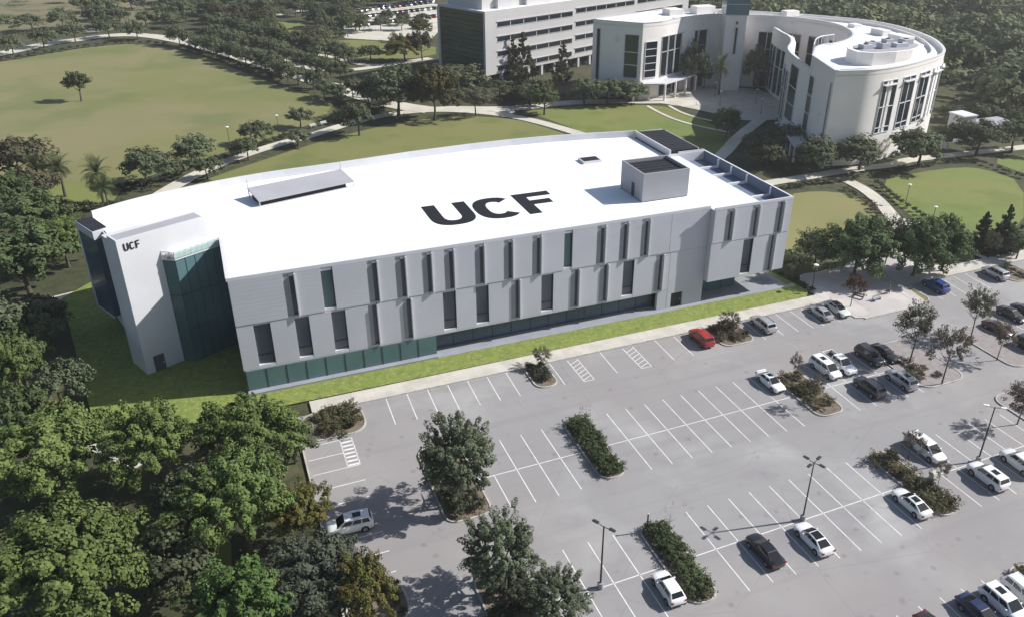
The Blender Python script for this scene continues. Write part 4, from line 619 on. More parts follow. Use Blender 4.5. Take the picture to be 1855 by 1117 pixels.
# recessed terrace strip on the right end
b = MB(); b.box(36.62,YR+.3,Z-1.7,42.1,71.1,Z-1.6); b.build('terrace_floor', M['terrace_shade'], A)
b = MB(); b.box(42.0,YR+.9,Z-1.59,42.098,71.0,Z-.05); b.build('terrace_shade_lining', M['terrace_shade'], A)  # lining added inside the wall to carry its blue shade as colour
b = MB(); b.box(36.6,YR+.22,Z-4.2,36.75,71.2,Z-.4); b.build('terrace_wall', M['panel_white'], A)
for y in (50.6, 57.2, 61.8, 65.9):
    b = MB(); b.box(36.76,y,Z-1.59,41.99,y+.3,Z-1.2); b.box(41.75,y,Z-1.19,41.99,y+.3,Z-.1); b.build('terrace_frame', M['white_metal'], A)
b = MB(); b.box(36.6,71.1,Z-.4,42.1,71.28,Z+.3); b.build('side_parapet', M['panel_white'], A)
b = MB(); b.box(42.1,YR+.2,Z,42.35,71.3,Z+.06); b.build('terrace_coping', M['white_metal'], A)
# core behind the facade
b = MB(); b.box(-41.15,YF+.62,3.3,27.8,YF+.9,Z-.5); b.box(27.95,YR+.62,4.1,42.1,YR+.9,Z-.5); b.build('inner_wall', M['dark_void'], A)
b = MB(); b.box(-41.18,YF,3.2,19.6,58.0,3.38); b.box(27.95,YR+.05,4.0,42.1,70,4.12); b.build('soffit', M['panel'], A)
# ---- upper and lower storeys: panels, windows and fins
def bay(xs, y0, z0, z1, x_start, x_end, panel_y, mname='panel'):
    """xs: list of (x_left, x_right, kind) openings; panels fill what is between"""
    cur = x_start
    for (xl, xr, kind) in xs:
        gap = xl if kind != 'slit' else xr-min(xr-xl, 1.3)
        b = MB(); b.box(cur, panel_y, z0, gap, y0+.6, z1); b.build('facade_panel', M[mname], A, bevel=.02)
        # glass set deep, a sill and a head inside the opening
        gx = xr-.55 if kind == 'slit' else gap
        if kind == 'slit': rv = MB(); rv.box(gap, y0+.1, z0+.12, gx, y0+.55, z1-.12); rv.build('fin_shade_panel', M['fin_shade'], A)  # fin's shadow built as a grey recessed strip left of the glass
        g = MB(); g.box(gx, y0+.42, z0+(.35 if kind != 'slit' else .12), xr, y0+.5, z1-.25); w = g.build('window', M['teal_glass' if kind == 'teal' else 'grey_glass'], A)
        s = MB(); s.box(gap, y0+.02, z0, xr, y0+.6, z0+(.35 if kind != 'slit' else .12)); s.build('sill', M['panel_white'], w)
        s = MB(); s.box(gap, y0+.08, z1-.25, xr, y0+.6, z1); s.build('window_head', M['panel'], w)
        if kind == 'slit':
            f = MB(); f.box(xr, y0-.34, z0+.02, xr+.13, y0+.6, z1-.12); f.build('fin', M['fin'], A); cur = xr+.13
        else:
            f = MB(); f.box(xr-.06, y0+.1, z0+.36, xr-.01, y0+.45, z1-.26); f.build('window_frame', M['dark_metal'], w); cur = xr
            if xr-xl > 1.6:
                f = MB(); f.box(gap+.02, y0+.36, z0+1.6, xr-.07, y0+.42, z0+1.7); f.build('transom', M['dark_metal'], w)
    b = MB(); b.box(cur, panel_y, z0, x_end, y0+.6, z1); b.build('facade_panel', M[mname], A, bevel=.02)
UP = [(-34.97,-33.57,'slit'),(-30.3,-28.82,'teal'),(-24.48,-23.23,'slit'),(-20.88,-19.54,'slit'),(-17.21,-16.0,'slit'),(-14.26,-12.93,'slit'),(-10.02,-8.63,'slit'),(-5.71,-4.46,'slit'),(-1.51,-.19,'slit'),(3.4,4.72,'teal'),(8.47,9.88,'slit'),(12.36,13.62,'slit'),(15.86,17.2,'slit')]
LO = [(-39.2,-37.17,'wide'),(-34.18,-32.42,'wide'),(-29.61,-27.81,'wide'),(-24.83,-23.73,'slit'),(-20.27,-19.13,'slit'),(-14.65,-12.81,'wide'),(-9.91,-8.04,'wide'),(-4.69,-3.43,'slit'),(-.03,1.84,'wide'),(4.61,5.88,'slit'),(9.32,10.62,'slit'),(13.23,15.11,'wide'),(18.6,20.09,'slit')]
bay(UP, YF, 9.86, Z-.44, -41.2, 21.0, YF-.06)
bay(LO, YF, 3.4, 9.8, -41.2, 21.3, YF)
# blank wall running down to the ground between the two window groups
b = MB(); b.box(21.05,YF-.06,9.86,27.8,YF+.6,Z-.44); b.build('facade_panel', M['panel'], A)
b = MB(); b.box(21.35,YF,2.6,27.8,YF+.6,9.8); b.box(21.35,YF,0,22.1,YF+.6,2.6); b.box(24.2,YF,0,27.8,YF+.6,2.6); b.build('facade_panel', M['panel'], A)
b = MB(); b.box(19.6,YF+.01,0,21.3,YF+.6,3.36); b.build('facade_panel', M['panel'], A)
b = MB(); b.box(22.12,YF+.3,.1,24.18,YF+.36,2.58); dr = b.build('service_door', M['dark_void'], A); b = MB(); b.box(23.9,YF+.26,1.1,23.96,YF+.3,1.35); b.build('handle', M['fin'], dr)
UR = [(29.6,31.36,'slit2'),(34.72,36.06,'slit'),(38.9,40.79,'slit2')]
RL = [(33.94,35.81,'wide'),(38.63,40.01,'slit')]
bay([(x0,x1,'slit') for x0,x1,k in UR], YR, 10.6, Z-.44, 27.95, 42.4, YR-.04)
bay(RL, YR, 4.0, 10.54, 27.95, 42.4, YR)
b = MB(); b.box(27.84,YR,4.0,27.94,YF+.6,Z-.44); b.build('return_wall', M['panel'], A)
# ---- ground floor glazing, one pane per bay
def glazing(x0, x1, y, z0, z1, step, m, name='glass_panel', fr='dark_metal'):
    n = max(1, round((x1-x0)/step)); s = (x1-x0)/n
    for i in range(n):
        b = MB(); b.box(x0+i*s+.03, y, z0, x0+(i+1)*s-.03, y+.08, z1); g = b.build(name, M[m], A)
        b = MB(); b.box(x0+i*s-.03, y-.05, z0, x0+i*s+.03, y+.1, z1); b.build('mullion', M[fr], g)
glazing(-41.0,-16.0,YF-.12,.35,3.18,2.5,'teal_glass')
b = MB(); b.box(-41.1,YF-1.0,.0,-16.0,YF-.05,.34); b.box(-16,YF-1.0,.0,46.0,YF-.1,.16); b.box(-16,YF-.1,.0,19.6,49.5,.15); b.box(27.95,YF-.1,.0,44.5,52,.15); b.build('plinth', M['concrete_base'], A)
glazing(-16.0,19.6,48.3,.15,3.18,3.0,'deep_glass')
b = MB(); b.box(-16.1,YF-.05,.15,-15.9,49.3,3.2); b.build('glass_return', M['teal_glass'], A)
glazing(28.0,36.0,49.6,.15,4.0,2.6,'teal_glass')
b = MB(); b.box(36.0,49.6,.15,36.1,70,4.0); b.build('glass_return', M['teal_glass'], A)
b = MB(); b.box(27.84,YF+.6,0,27.98,49.6,4.0); b.build('return_wall', M['panel'], A)
# left flank of the main block (faces -x) and atrium glass
b = MB(); b.box(-41.2,YF+.6,3.4,-41.05,60.3,Z-.42); b.build('flank_wall', M['panel_white'], A)
b = MB(); b.box(-41.1,YF-.05,.34,-41.0,60.3,3.38); b.build('glass_return', M['deep_glass'], A)
def glass_wall(a, bb, z0, z1, n, rows, m='teal_glass', off=0.):
    a, bb = Vector(a), Vector(bb)
    for i in range(n):
        p, q = a.lerp(bb, i/n), a.lerp(bb, (i+1)/n)
        for j in range(rows):
            za, zb = z0+(z1-z0)*j/rows, z0+(z1-z0)*(j+1)/rows
            b = MB(); b.wall(p, q, za+.03, zb-.03, off-.06, off); g = b.build('glass_panel', M[m], A)
        b = MB(); b.wall(p, p.lerp(q, .03), z0, z1, off, off+.06); b.build('mullion', M['deep_glass'], A)
glass_wall((-47.0,57.3), (-41.2,60.4), .1, Z-1.2, 5, 3)
glass_wall((-48.45,58.15), (-47.05,57.32), .1, Z-1.2, 1, 3)
b = MB()
for (p, q) in (((-47.0,57.3),(-41.3,60.35)), ((-48.45,58.15),(-47.05,57.32))):
    b.wall(p, q, Z-.06, Z+.02, -.02, .08); b.wall(p, q, Z-1.2, Z-1.1, -.02, .1)
    for k in range(9): c = Vector(p).lerp(Vector(q), k/8); b.tube([(c.x,c.y,Z-1.1),(c.x,c.y,Z)], .035, 5)
b.build('railing', M['panel_white'], A)
b = MB()
for (p, q) in (((-47.0,57.3),(-41.3,60.35)),): b.wall(p, q, Z-1.1, Z-.08, 0.01, .03)
b.build('railing_glass', M['rail_glass'], A)
# tall slab wing with the small sign
U = Vector((math.cos(R(25)), math.sin(R(25)))); V = Vector((-U.y, U.x)); D0 = Vector((-53.0,56.0)); ZT = 19.5
def sl(u, v): p = D0+U*u+V*v; return (p.x, p.y)
b = MB(); b.prism([sl(0,0), sl(5.0,0), sl(5.0,4.4), sl(0,4.4)], 0, ZT-.5); b.prism([sl(5.001,0), sl(11.4,0), sl(11.4,2.6), sl(5.001,2.6)], Z-.6, ZT-.5); b.build('slab_wing', M['panel_white'], A)
b = MB(); b.prism([sl(.25,.25), sl(11.2,.25), sl(11.2,2.4), sl(.25,2.4)], ZT-.5, ZT-.08); b.build('slab_roof', M['grey_roof'], A)
b = MB()
for q in ([(0,0),(11.4,0),(11.4,.22),(0,.22)], [(0,.221),(.22,.221),(.22,2.6),(0,2.6)], [(.221,2.42),(11.4,2.42),(11.4,2.64),(.221,2.64)]): b.prism([sl(*p) for p in q], ZT-.499, ZT)
b.build('slab_coping', M['panel_white'], A)
b = MB(); b.wall(sl(1.1,0), sl(2.5,0), .15, 2.45, 0.005, .06); dd = b.build('side_door', M['grey_glass'], A)
b = MB(); b.wall(sl(2.25,0), sl(2.33,0), 1.0, 1.3, .06, .12); b.build('handle', M['fin'], dd)
xo = .75
for ch, w in (('U', .6), ('C', .6), ('F', .52)):
    p = D0+U*xo; letter_obj(ch, (p.x-V.x*.03, p.y-V.y*.03, 17.9), (U.x,U.y,0), (0,0,1), (-V.x,-V.y,0), w, .98, .15, .13, .06, A, 'sign_letter'); xo += w+.13
# dark glass bay floating at the left end
b = MB(); b.prism([(-56.9,68.3),(-55.2,69.4),(-57.3,74.3),(-59.4,73.6)], 15.2, Z-.1); b.build('bay_fascia', M['panel'], A)
b = MB(); b.prism([(-56.8,68.5),(-55.25,69.5),(-57.35,74.2),(-59.2,73.5)], Z-.099, Z); b.build('bay_roof', M['black_roof'], A)
b = MB(); b.prism([(-56.8,68.6),(-55.4,69.5),(-57.4,74.1),(-59.2,73.4)], 3.2, 15.19); b.build('bay_glass', M['deep_glass'], A)
b = MB(); b.prism([(-59.4,73.7),(-59.22,73.3),(-59.0,73.38),(-59.15,73.8)], 3.0, 15.2); b.prism([(-59.4,73.65),(-56.9,68.4),(-56.8,68.5),(-59.2,73.75)],3.0,3.19); b.build('bay_frame', M['panel_white'], A)
# sky-facing details
Zr = Z-.42
for ch, x, w in (('U', -13.1, 6.7), ('C', -6.0, 6.7), ('F', 1.15, 6.1)):
    letter_obj(ch, (x, 54.2, Zr+.002), (1,0,0), (0,1,0), (0,0,1), w, 8.5, 2.0, 1.75, .02, A)
b = MB(); b.box(18.4,72.5,Zr,21.9,75.0,Zr+.45); sk = b.build('skylight', M['panel_white'], A)
b = MB(); b.box(18.6,72.7,Zr+.45,21.7,74.8,Zr+.47); b.build('skylight_pane', M['black_roof'], sk)
b = MB()
for i in range(5): b.box(18.65+i*.62,72.72,Zr+.47,18.7+i*.62,74.78,Zr+.5)
b.build('skylight_bar', M['dark_metal'], sk)
# penthouse
b = MB(); x0,x1,y0,y1,h = 19.0,27.2,52.6,59.8,20.7
b.box(x0,y0,Zr+.12,x1,y0+.25,h); b.box(x0,y1-.25,Zr,x1,y1,h); b.box(x0,y0+.25,Zr+.1,x0+.25,y1-.25,h); b.box(x1-.25,y0+.25,Zr,x1,y1-.25,h)
ph = b.build('penthouse', M['penthouse_panel'], A, bevel=.02)
b = MB(); b.box(x0+.25,y0+.25,h-.9,x1-.25,y1-.25,h-.5); b.build('penthouse_roof', M['black_roof'], ph)
b = MB(); b.box(x0+.1,y0+.1,Zr,x1-.1,y1-.1,Zr+.1); b.build('penthouse_base', M['black_roof'], ph)
b = MB(); b.box(x0-.05,y0+2.6,Zr+.1,x0,y0+3.5,Zr+2.3); b.build('penthouse_door', M['dark_metal'], ph)
for k in range(6):
    b = MB(); b.box(x0+.25,y0+.3+k*1.15,h-.49,x1-.25,y0+.42+k*1.15,h-.4); b.build('penthouse_louvre', M['dark_metal'], ph)
# sloping canopy on posts
cu = Vector((math.cos(R(15.5)), math.sin(R(15.5)))); cv = Vector((-cu.y, cu.x)); c0 = Vector((-35.2,70.9))
def cn(u, v, z): p = c0+cu*u+cv*v; return (p.x, p.y, z)
b = MB(); Lc = 15.2
b.add([cn(0,0,Zr+.75),cn(Lc,0,Zr+.75),cn(Lc,4.4,Zr+1.5),cn(0,4.4,Zr+1.5),cn(0,0,Zr+.95),cn(Lc,0,Zr+.95),cn(Lc,4.4,Zr+1.7),cn(0,4.4,Zr+1.7)], [(0,3,2,1),(4,5,6,7),(0,1,5,4),(1,2,6,5),(2,3,7,6),(3,0,4,7)])
cp = b.build('roof_canopy', M['grey_roof'], A)
b = MB()
for u in (0.1, Lc-.1):
    for v, hh in ((.1, .75), (4.3, 3.0)): b.tube([cn(u,v,Zr), cn(u,v,Zr+hh)], .07, 6)
b.tube([cn(.1,.1,Zr+.1), cn(Lc-.1,.1,Zr+.1)], .05, 5); b.build('canopy_post', M['panel'], cp)
b = MB(); p = [cn(.4,.5,Zr), cn(Lc-1.2,.5,Zr), cn(Lc-1.2,3.9,Zr), cn(.4,3.9,Zr)]; b.prism([(q[0],q[1]) for q in p], Zr, Zr+.6); b.build('canopy_louvre', M['black_roof'], cp)

# ------------------------------------------------------------------ white office block with banded windows
O = thing('office_block', 'white office block with banded windows and a green glass end wall', 'building')
oc = Vector(OFFICE[1]); od = (Vector(OFFICE[2])-oc).normalized(); on = Vector((-od.y, od.x)); H0 = 22.9; OL = 112; OW = 22
def op(u, v): p = oc+od*u+on*v; return (p.x, p.y)
b = MB(); b.prism([op(0,0),op(OL,0),op(OL,OW),op(0,OW)], 3.4, H0-.5); b.build('wall', M['office_wall'], O)
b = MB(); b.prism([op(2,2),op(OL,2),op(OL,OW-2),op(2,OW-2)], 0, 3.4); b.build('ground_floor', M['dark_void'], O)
b = MB()
for q in ([(0,0),(OL,0),(OL,.6),(0,.6)], [(0,.601),(.6,.601),(.6,OW),(0,OW)]): b.prism([op(*p) for p in q], H0-.499, H0)
b.build('parapet', M['office_wall'], O)
b = MB(); b.prism([op(.6,.61),op(OL,.61),op(OL,OW),op(.6,OW)], H0-.49, H0-.3); b.build('roof', M['white_roof'], O)
b = MB(); b.prism([op(3.5,5),op(OL-6,5),op(OL-6,OW-1),op(3.5,OW-1)], H0-.29, H0+6); b.build('rooftop_storey', M['office_wall'], O)
for ua, ub, hh in ((9, 15, 3), (22, 34, 3.4)): b = MB(); b.prism([op(ua,3.5),op(ub,3.5),op(ub,4.99),op(ua,4.99)], H0-.29, H0+hh); b.build('rooftop_bulkhead', M['stucco_grey'], O)
for u in [0.6+6.3*k for k in range(9)]:
    b = MB(); b.prism([op(u,.25),op(u+.9,.25),op(u+.9,1.1),op(u,1.1)], 0, 3.4); b.build('column', M['office_wall'], O)
for zc in (18.5, 14.05, 9.5, 5.05):
    for (ua, ub, n, dz) in ((5.0, 41.2, 6, 0), (42.6, 76, 6, .7), (77.5, 108, 5, .9)):
        s = (ub-ua)/n
        for i in range(n):
            b = MB(); b.wall(op(ua+i*s+.18,0), op(ua+(i+1)*s-.18,0), zc-.65+dz, zc+.65+dz, .004, .05); w = b.build('window', M['dark_glass'], O)
        b = MB(); b.wall(op(ua-.1,0), op(ub+.1,0), zc+.95+dz, zc+1.08+dz, 0.003, .3); b.build('sun_shade', M['stucco_grey'], O)
        b = MB(); b.wall(op(ua-.1,0), op(ub+.1,0), zc-.78+dz, zc-.67+dz, 0.003, .14); b.build('window_sill', M['office_wall'], O)
# green glass end with horizontal bands
gb = MB(); gb.wall(op(0,OW-1.2), op(0,.9), 3.0, H0-.6, .02, .12); ge = gb.build('end_glazing', M['green_glass'], O)
for i in range(13):
    z = 3.6+i*1.44; b = MB(); b.wall(op(0,OW-1.2), op(0,.9), z, z+.16, .125, .42); b.build('louvre', M['dark_metal' if i % 2 else 'pole'], ge)
b = MB(); b.wall(op(0,OW), op(0,OW-1.1), 0, H0-.5, .01, .5); b.build('end_pier', M['stucco_grey'], O)

# ------------------------------------------------------------------ crescent shaped building
K = thing('crescent_building', 'white crescent building curving round a courtyard with rooftop plant', 'building')
ZC = 22.5
inner = CR_IN; outer = CR_OUT; left = CR_LEFT
io = [(p.x,p.y) for p in chaikin(inner, 3, False)]; oo = [(p.x,p.y) for p in chaikin(outer, 3, False)]
ring = oo+[(118,187),left[5]]+[left[0],left[1],left[2]]+[(p.x,p.y) for p in chaikin([left[2],left[3],left[4],inner[-1]],1,False)][1:]+list(reversed(io))[1:]
n = len(ring)
b = MB(); b.prism(ring, 0, ZC, False, False); b.build('wall', M['stucco'], K, smooth=24)
b = MB()
for i in range(n):
    p, q = ring[i], ring[(i+1) % n]
    if (Vector(p)-Vector(q)).length > .05: b.wall(p, q, ZC-1.2, ZC, -.5, -.01)
b.build('parapet', M['stucco'], K)
b = MB(); b.prism(ring, ZC-1.1, ZC-.9, bottom=False); b.build('roof', M['white_roof'], K)
b = MB()
for i in range(n):
    p, q = ring[i], ring[(i+1) % n]
    if (Vector(p)-Vector(q)).length > .05: b.wall(p, q, ZC, ZC+.16, -.62, .1)
b.build('parapet_coping', M['panel_white'], K)
# inner ridge line following the outer arc
b = MB()
oi = [Vector(p) for p in oo]
for i in range(8, len(oi)-1):
    d = (oi[i+1]-oi[i]).normalized(); nn = Vector((-d.y, d.x))
    p = oi[i]+nn*3.0; q = oi[i+1]+nn*3.0; b.wall((p.x,p.y), (q.x,q.y), ZC-.9, ZC-.1, -.35, 0)
b.build('roof_kerb', M['stucco'], K)
def wall_window(a, bb, u0, u1, z0, z1, nmul=1, transoms=(.5,), m='dark_glass', parent=K, proud=.05, fr='panel_white'):
    a, bb = Vector(a), Vector(bb); p = a.lerp(bb, u0); q = a.lerp(bb, u1)
    g = MB(); g.wall(p, q, z0, z1, .004, proud); w = g.build('window', M[m], parent); L = (q-p).length
    f = MB()
    for k in range(1, nmul): c = p.lerp(q, k/nmul); dd = (q-p)/L*.14; f.wall(c-dd, c+dd, z0, z1, proud, proud+.16)
    for t in transoms: f.wall(p, q, z0+(z1-z0)*t-.1, z0+(z1-z0)*t+.1, proud, proud+.12)
    f.wall(p-(q-p)/L*.15, p, z0-.15, z1+.15, .004, .2); f.wall(q, q+(q-p)/L*.15, z0-.15, z1+.15, .004, .2)
    f.wall(p, q, z1, z1+.15, .004, .2); f.wall(p, q, z0-.15, z0, .004, .2)
    f.build('window_frame', M[fr], w); return w
# tall paired windows on the outer face
def arc_pt(pts, s):
    for a, c in zip(pts, pts[1:]):
        a, c = Vector(a), Vector(c); L = (c-a).length
        if s <= L: return a.lerp(c, s/L), (c-a)/L
        s -= L
    return Vector(pts[-1]), (Vector(pts[-1])-Vector(pts[-2])).normalized()
for s in (13.5, 21.8, 30.0, 38.0, 46, 54, 62, 70, 79, 88):
    p, d = arc_pt(oo, s); q, d2 = arc_pt(oo, s+5.4)
    wall_window(p, q, 0, 1, 7.2, 19.6, 2, (.1, .5, .93)); 
    g = MB(); g.wall(p, q, 18.6, 18.8, .25, .9); g.build('sun_shade', M['panel_white'], K)
# end wall of the right wing (between the two arcs)
e0, e1 = ring[-1], ring[0]
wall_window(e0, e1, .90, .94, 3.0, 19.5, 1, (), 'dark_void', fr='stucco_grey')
wall_window(e0, e1, .07, .26, 4.5, 18, 1, (.33, .66), 'green_glass')
# left wing
wall_window(left[0], left[1], .09, .15, 3.5, 20, 1, (), 'dark_void', fr='stucco_grey')
wall_window(left[0], left[1], .66, .93, 6.5, 19.0, 1, (.3, .6), 'green_glass')
wall_window(left[1], left[2], .2, .8, 6.5, 17.0, 1, (.2, .4, .6, .8), 'dark_glass')
sg = [(left[2],left[3],[.04,.28,.52,.76],.2), (left[3],left[4],[.05,.38],.27)]
for a, c, us, w in sg:
    for u in us:
        wall_window(a, c, u, u+w, 6.2, 18, 1, (.62,), 'dark_glass', fr='stucco_grey'); wall_window(a, c, u, u+w, .3, 4.4, 1, (), 'dark_glass', fr='stucco_grey')
for s in (10, 18, 26, 34, 42, 50):
    ri = list(reversed(io)); p, d = arc_pt(ri, s-4); q, d2 = arc_pt(ri, s+1.2)
    wall_window(p, q, 0, 1, 7.0, 17.5, 2, (.5,), 'dark_glass', fr='stucco_grey'); wall_window(p, q, 0, 1, .3, 5.0, 1, (), 'dark_glass', fr='stucco_grey')
# entrance canopy with columns on the left wing
cb = [Vector(left[1])+Vector((-3,-1.5)), Vector(left[2])+Vector((-.5,-5)), Vector(left[3])+Vector((1.5,-4)), Vector(left[3]), Vector(left[2]), Vector(left[1])]
b = MB(); b.prism([(p.x,p.y) for p in cb], 4.9, 5.3); b.build('entrance_canopy', M['panel_white'], K)
for p in cb[:3]+[cb[0].lerp(cb[1], .5), cb[1].lerp(cb[2], .33), cb[1].lerp(cb[2], .66)]:
    b = MB(); b.tube([(p.x+.5,p.y+.5,0),(p.x+.5,p.y+.5,4.9)], .35, 10); b.build('column', M['stucco'], K, smooth=40)
# glass topped tower
tw = [(112.6,170.0),(118.6,167.6),(121,173.4),(115,175.8)]
b = MB(); b.prism(tw, 0, 23.2); b.build('tower', M['stucco'], K)
b = MB(); c = Vector((116.8,171.7)); b.prism([tuple(c+(Vector(p)-c)*1.12) for p in tw], 23.21, 34); tg = b.build('tower_lantern', M['teal_glass'], K)
for k in range(4):
    b = MB(); b.prism([tuple(c+(Vector(p)-c)*1.14) for p in tw], 23.2+k*3.2, 23.4+k*3.2); b.build('lantern_frame', M['stucco_grey'], tg)
wall_window(tw[0], tw[1], .5, .6, 11.5, 19.5, 1, (), 'dark_void', fr='stucco_grey'); wall_window(tw[0], tw[1], .5, .58, 20.6, 21.3, 1, (), 'dark_void', fr='stucco_grey')
# lower curved link between the courtyard wall and the right wing
lk = [(99.1,112.5),(105.8,128.6),(110.5,136.5),(117.5,143.5),(122.8,151),(125.6,160),(129,167.5)]
lc = [(p.x,p.y) for p in chaikin(lk, 1, False)]
b = MB(); b.prism([(99.5,112.6),(106.8,128.0),(111.4,135.6),(118.4,142.6),(123.9,150.5),(126.8,159.7),(130,167.2)]+lc[::-1], 0, 19.3); b.build('link_wing', M['stucco'], K, smooth=20)
b = MB()
for p, q in zip(lc, lc[1:]): b.wall(q, p, 19.3, 19.55, -.35, .12)
b.build('link_coping', M['panel_white'], K)
wall_window(lk[1], lk[0], .12, .52, 3.2, 17.4, 1, (.3, .62), 'green_glass')
for p, q in zip(lk[1:], lk[2:]):
    wall_window(q, p, .08, .46, 1.0, 14.5, 1, (.6,), 'green_glass'); wall_window(q, p, .54, .92, 1.0, 14.5, 1, (.6,), 'green_glass')
# sloping covered walk beside the end wall
b = MB(); b.add([(91.3,98,3.6),(97.6,111.5,3.9),(93.8,113.5,4.2),(87.0,99.5,3.9),(91.3,98,3.85),(97.6,111.5,4.15),(93.8,113.5,4.45),(87.0,99.5,4.15)], [(0,3,2,1),(4,5,6,7),(0,1,5,4),(1,2,6,5),(2,3,7,6),(3,0,4,7)]); b.build('covered_walk', M['stucco_grey'], K)
for p in ((88,100.5),(90,104.5),(92,108.5),(94.2,112.8)):
    b = MB(); b.box(p[0],p[1],0,p[0]+.5,p[1]+.5,3.95); b.build('column', M['panel_white'], K)
b = MB(); b.box(97.5,114.5,3.2,102,121,3.7); b.build('entrance_canopy', M['panel_white'], K)
# rooftop plant
b = MB(); rp = [(104.5,101.5),(118,100.5),(128,104.5),(130,110),(120,112.5),(112,111.5),(106,109.5)]
b.prism([(p.x,p.y) for p in chaikin(rp, 1)], ZC-.89, ZC+2.2); pl = b.build('plant_screen', M['stucco'], K)
b = MB(); b.prism([(p[0]*.86+117*.14, p[1]*.86+106.5*.14) for p in [(p.x,p.y) for p in chaikin(rp, 1)]], ZC+2.21, ZC+2.3); b.build('plant_deck', M['grey_roof'], pl)
rr = random.Random(3)
for (x, y, sx, sy, h) in ((108,105,3,2,1.0),(113,104,2.6,2.2,1.3),(118,104.5,4,2,.9),(123,107,3,2.4,1.2),(113,108.5,3.6,1.8,.8),(119,109,2.5,2,1.1)):
    b = MB(); b.box(x,y,ZC+2.31,x+sx,y+sy,ZC+2.3+h); u = b.build('air_handler', M['panel'], pl, bevel=.05)
    b = MB(); b.tube([(x+sx/2,y+sy/2,ZC+2.3+h),(x+sx/2,y+sy/2,ZC+2.45+h)], .6, 10); b.build('fan_cowl', M['dark_metal'], u)
for (x, y, sx, sy, h) in ((137,121,4,6,2.0),(141,133,3,5,1.6),(134,168,5,3,2.2),(143,147,3,3,1.0),(110,183,7,4,2.4),(100,183,5,5,1.8),(118,180.5,4,3,1.4)):
    b = MB(); b.box(x,y,ZC-.89,x+sx,y+sy,ZC+h-.9); b.build('roof_unit', M['stucco'], K, bevel=.08)
b = MB()
for k in range(9):
    p, d = arc_pt(io, 2+k*2.4); b.tube([(p.x-.4,p.y-.4,ZC+.1),(p.x-.4,p.y-.4,ZC+2.4)], .12, 5)
    if k: b.tube([(pp.x-.4,pp.y-.4,ZC+2.35),(p.x-.4,p.y-.4,ZC+2.35)], .14, 5)
    pp = p
b.build('roof_pergola', M['panel_white'], K)

# service sheds right of the crescent
S1 = thing('service_shed', 'small white service building beside the right end of the crescent', 'building')
b = MB(); b.box(143.5,101,0,148,106,6.0); b.build('wall', M['stucco_grey'], S1)
b = MB(); b.box(143.3,100.8,6.0,148.2,106.2,6.3); b.build('roof', M['panel_white'], S1)
S2 = thing('low_annex', 'low pale annex with a grey flat roof behind the service shed', 'building')
b = MB(); b.box(149.5,99,0,161,105,3.4); b.build('wall', M['stucco_grey'], S2)
b = MB(); b.box(149.4,98.8,3.4,161.2,105.2,3.7); b.build('roof', M['grey_roof'], S2)
b = MB(); b.box(151,98.9,.1,153.2,98.99,2.6); b.build('door', M['dark_void'], S2)
S3 = thing('yard_wall', 'low white yard wall with stacks of pale crates behind it below the service shed', 'wall')
b = MB(); b.box(133,99.6,0,148.8,99.9,2.2); b.box(133,95.6,0,133.3,99.59,2.2); b.build('wall_panel', M['panel_white'], S3)


# ------------------------------------------------------------------ foliage
def leaf_mesh(name, P, N, S, m, rng, aspect=.75):
    """quads at P facing N with half sizes S"""
    n = len(P); N = N/np.linalg.norm(N, axis=1)[:, None]
    a = rng.normal(size=(n,3)); T = np.cross(N, a); T /= np.linalg.norm(T, axis=1)[:, None]; B = np.cross(N, T)
    T = T*S[:, None]; B = B*S[:, None]*aspect
    V = np.stack([P-T, P-B, P+T, P+B], 1).reshape(-1, 3)      # rhombus: reads as a leaf spray
    return quads(name, V, m)
def quads(name, V, m):
    me = bpy.data.meshes.new(name); n = len(V)//4
    me.vertices.add(n*4); me.vertices.foreach_set('co', np.ascontiguousarray(V, dtype=np.float32).ravel())
    me.loops.add(n*4); me.loops.foreach_set('vertex_index', np.arange(n*4, dtype=np.int32))
    me.polygons.add(n); me.polygons.foreach_set('loop_start', np.arange(0, n*4, 4, dtype=np.int32))
    if m: me.materials.append(m)
    me.update(); return me
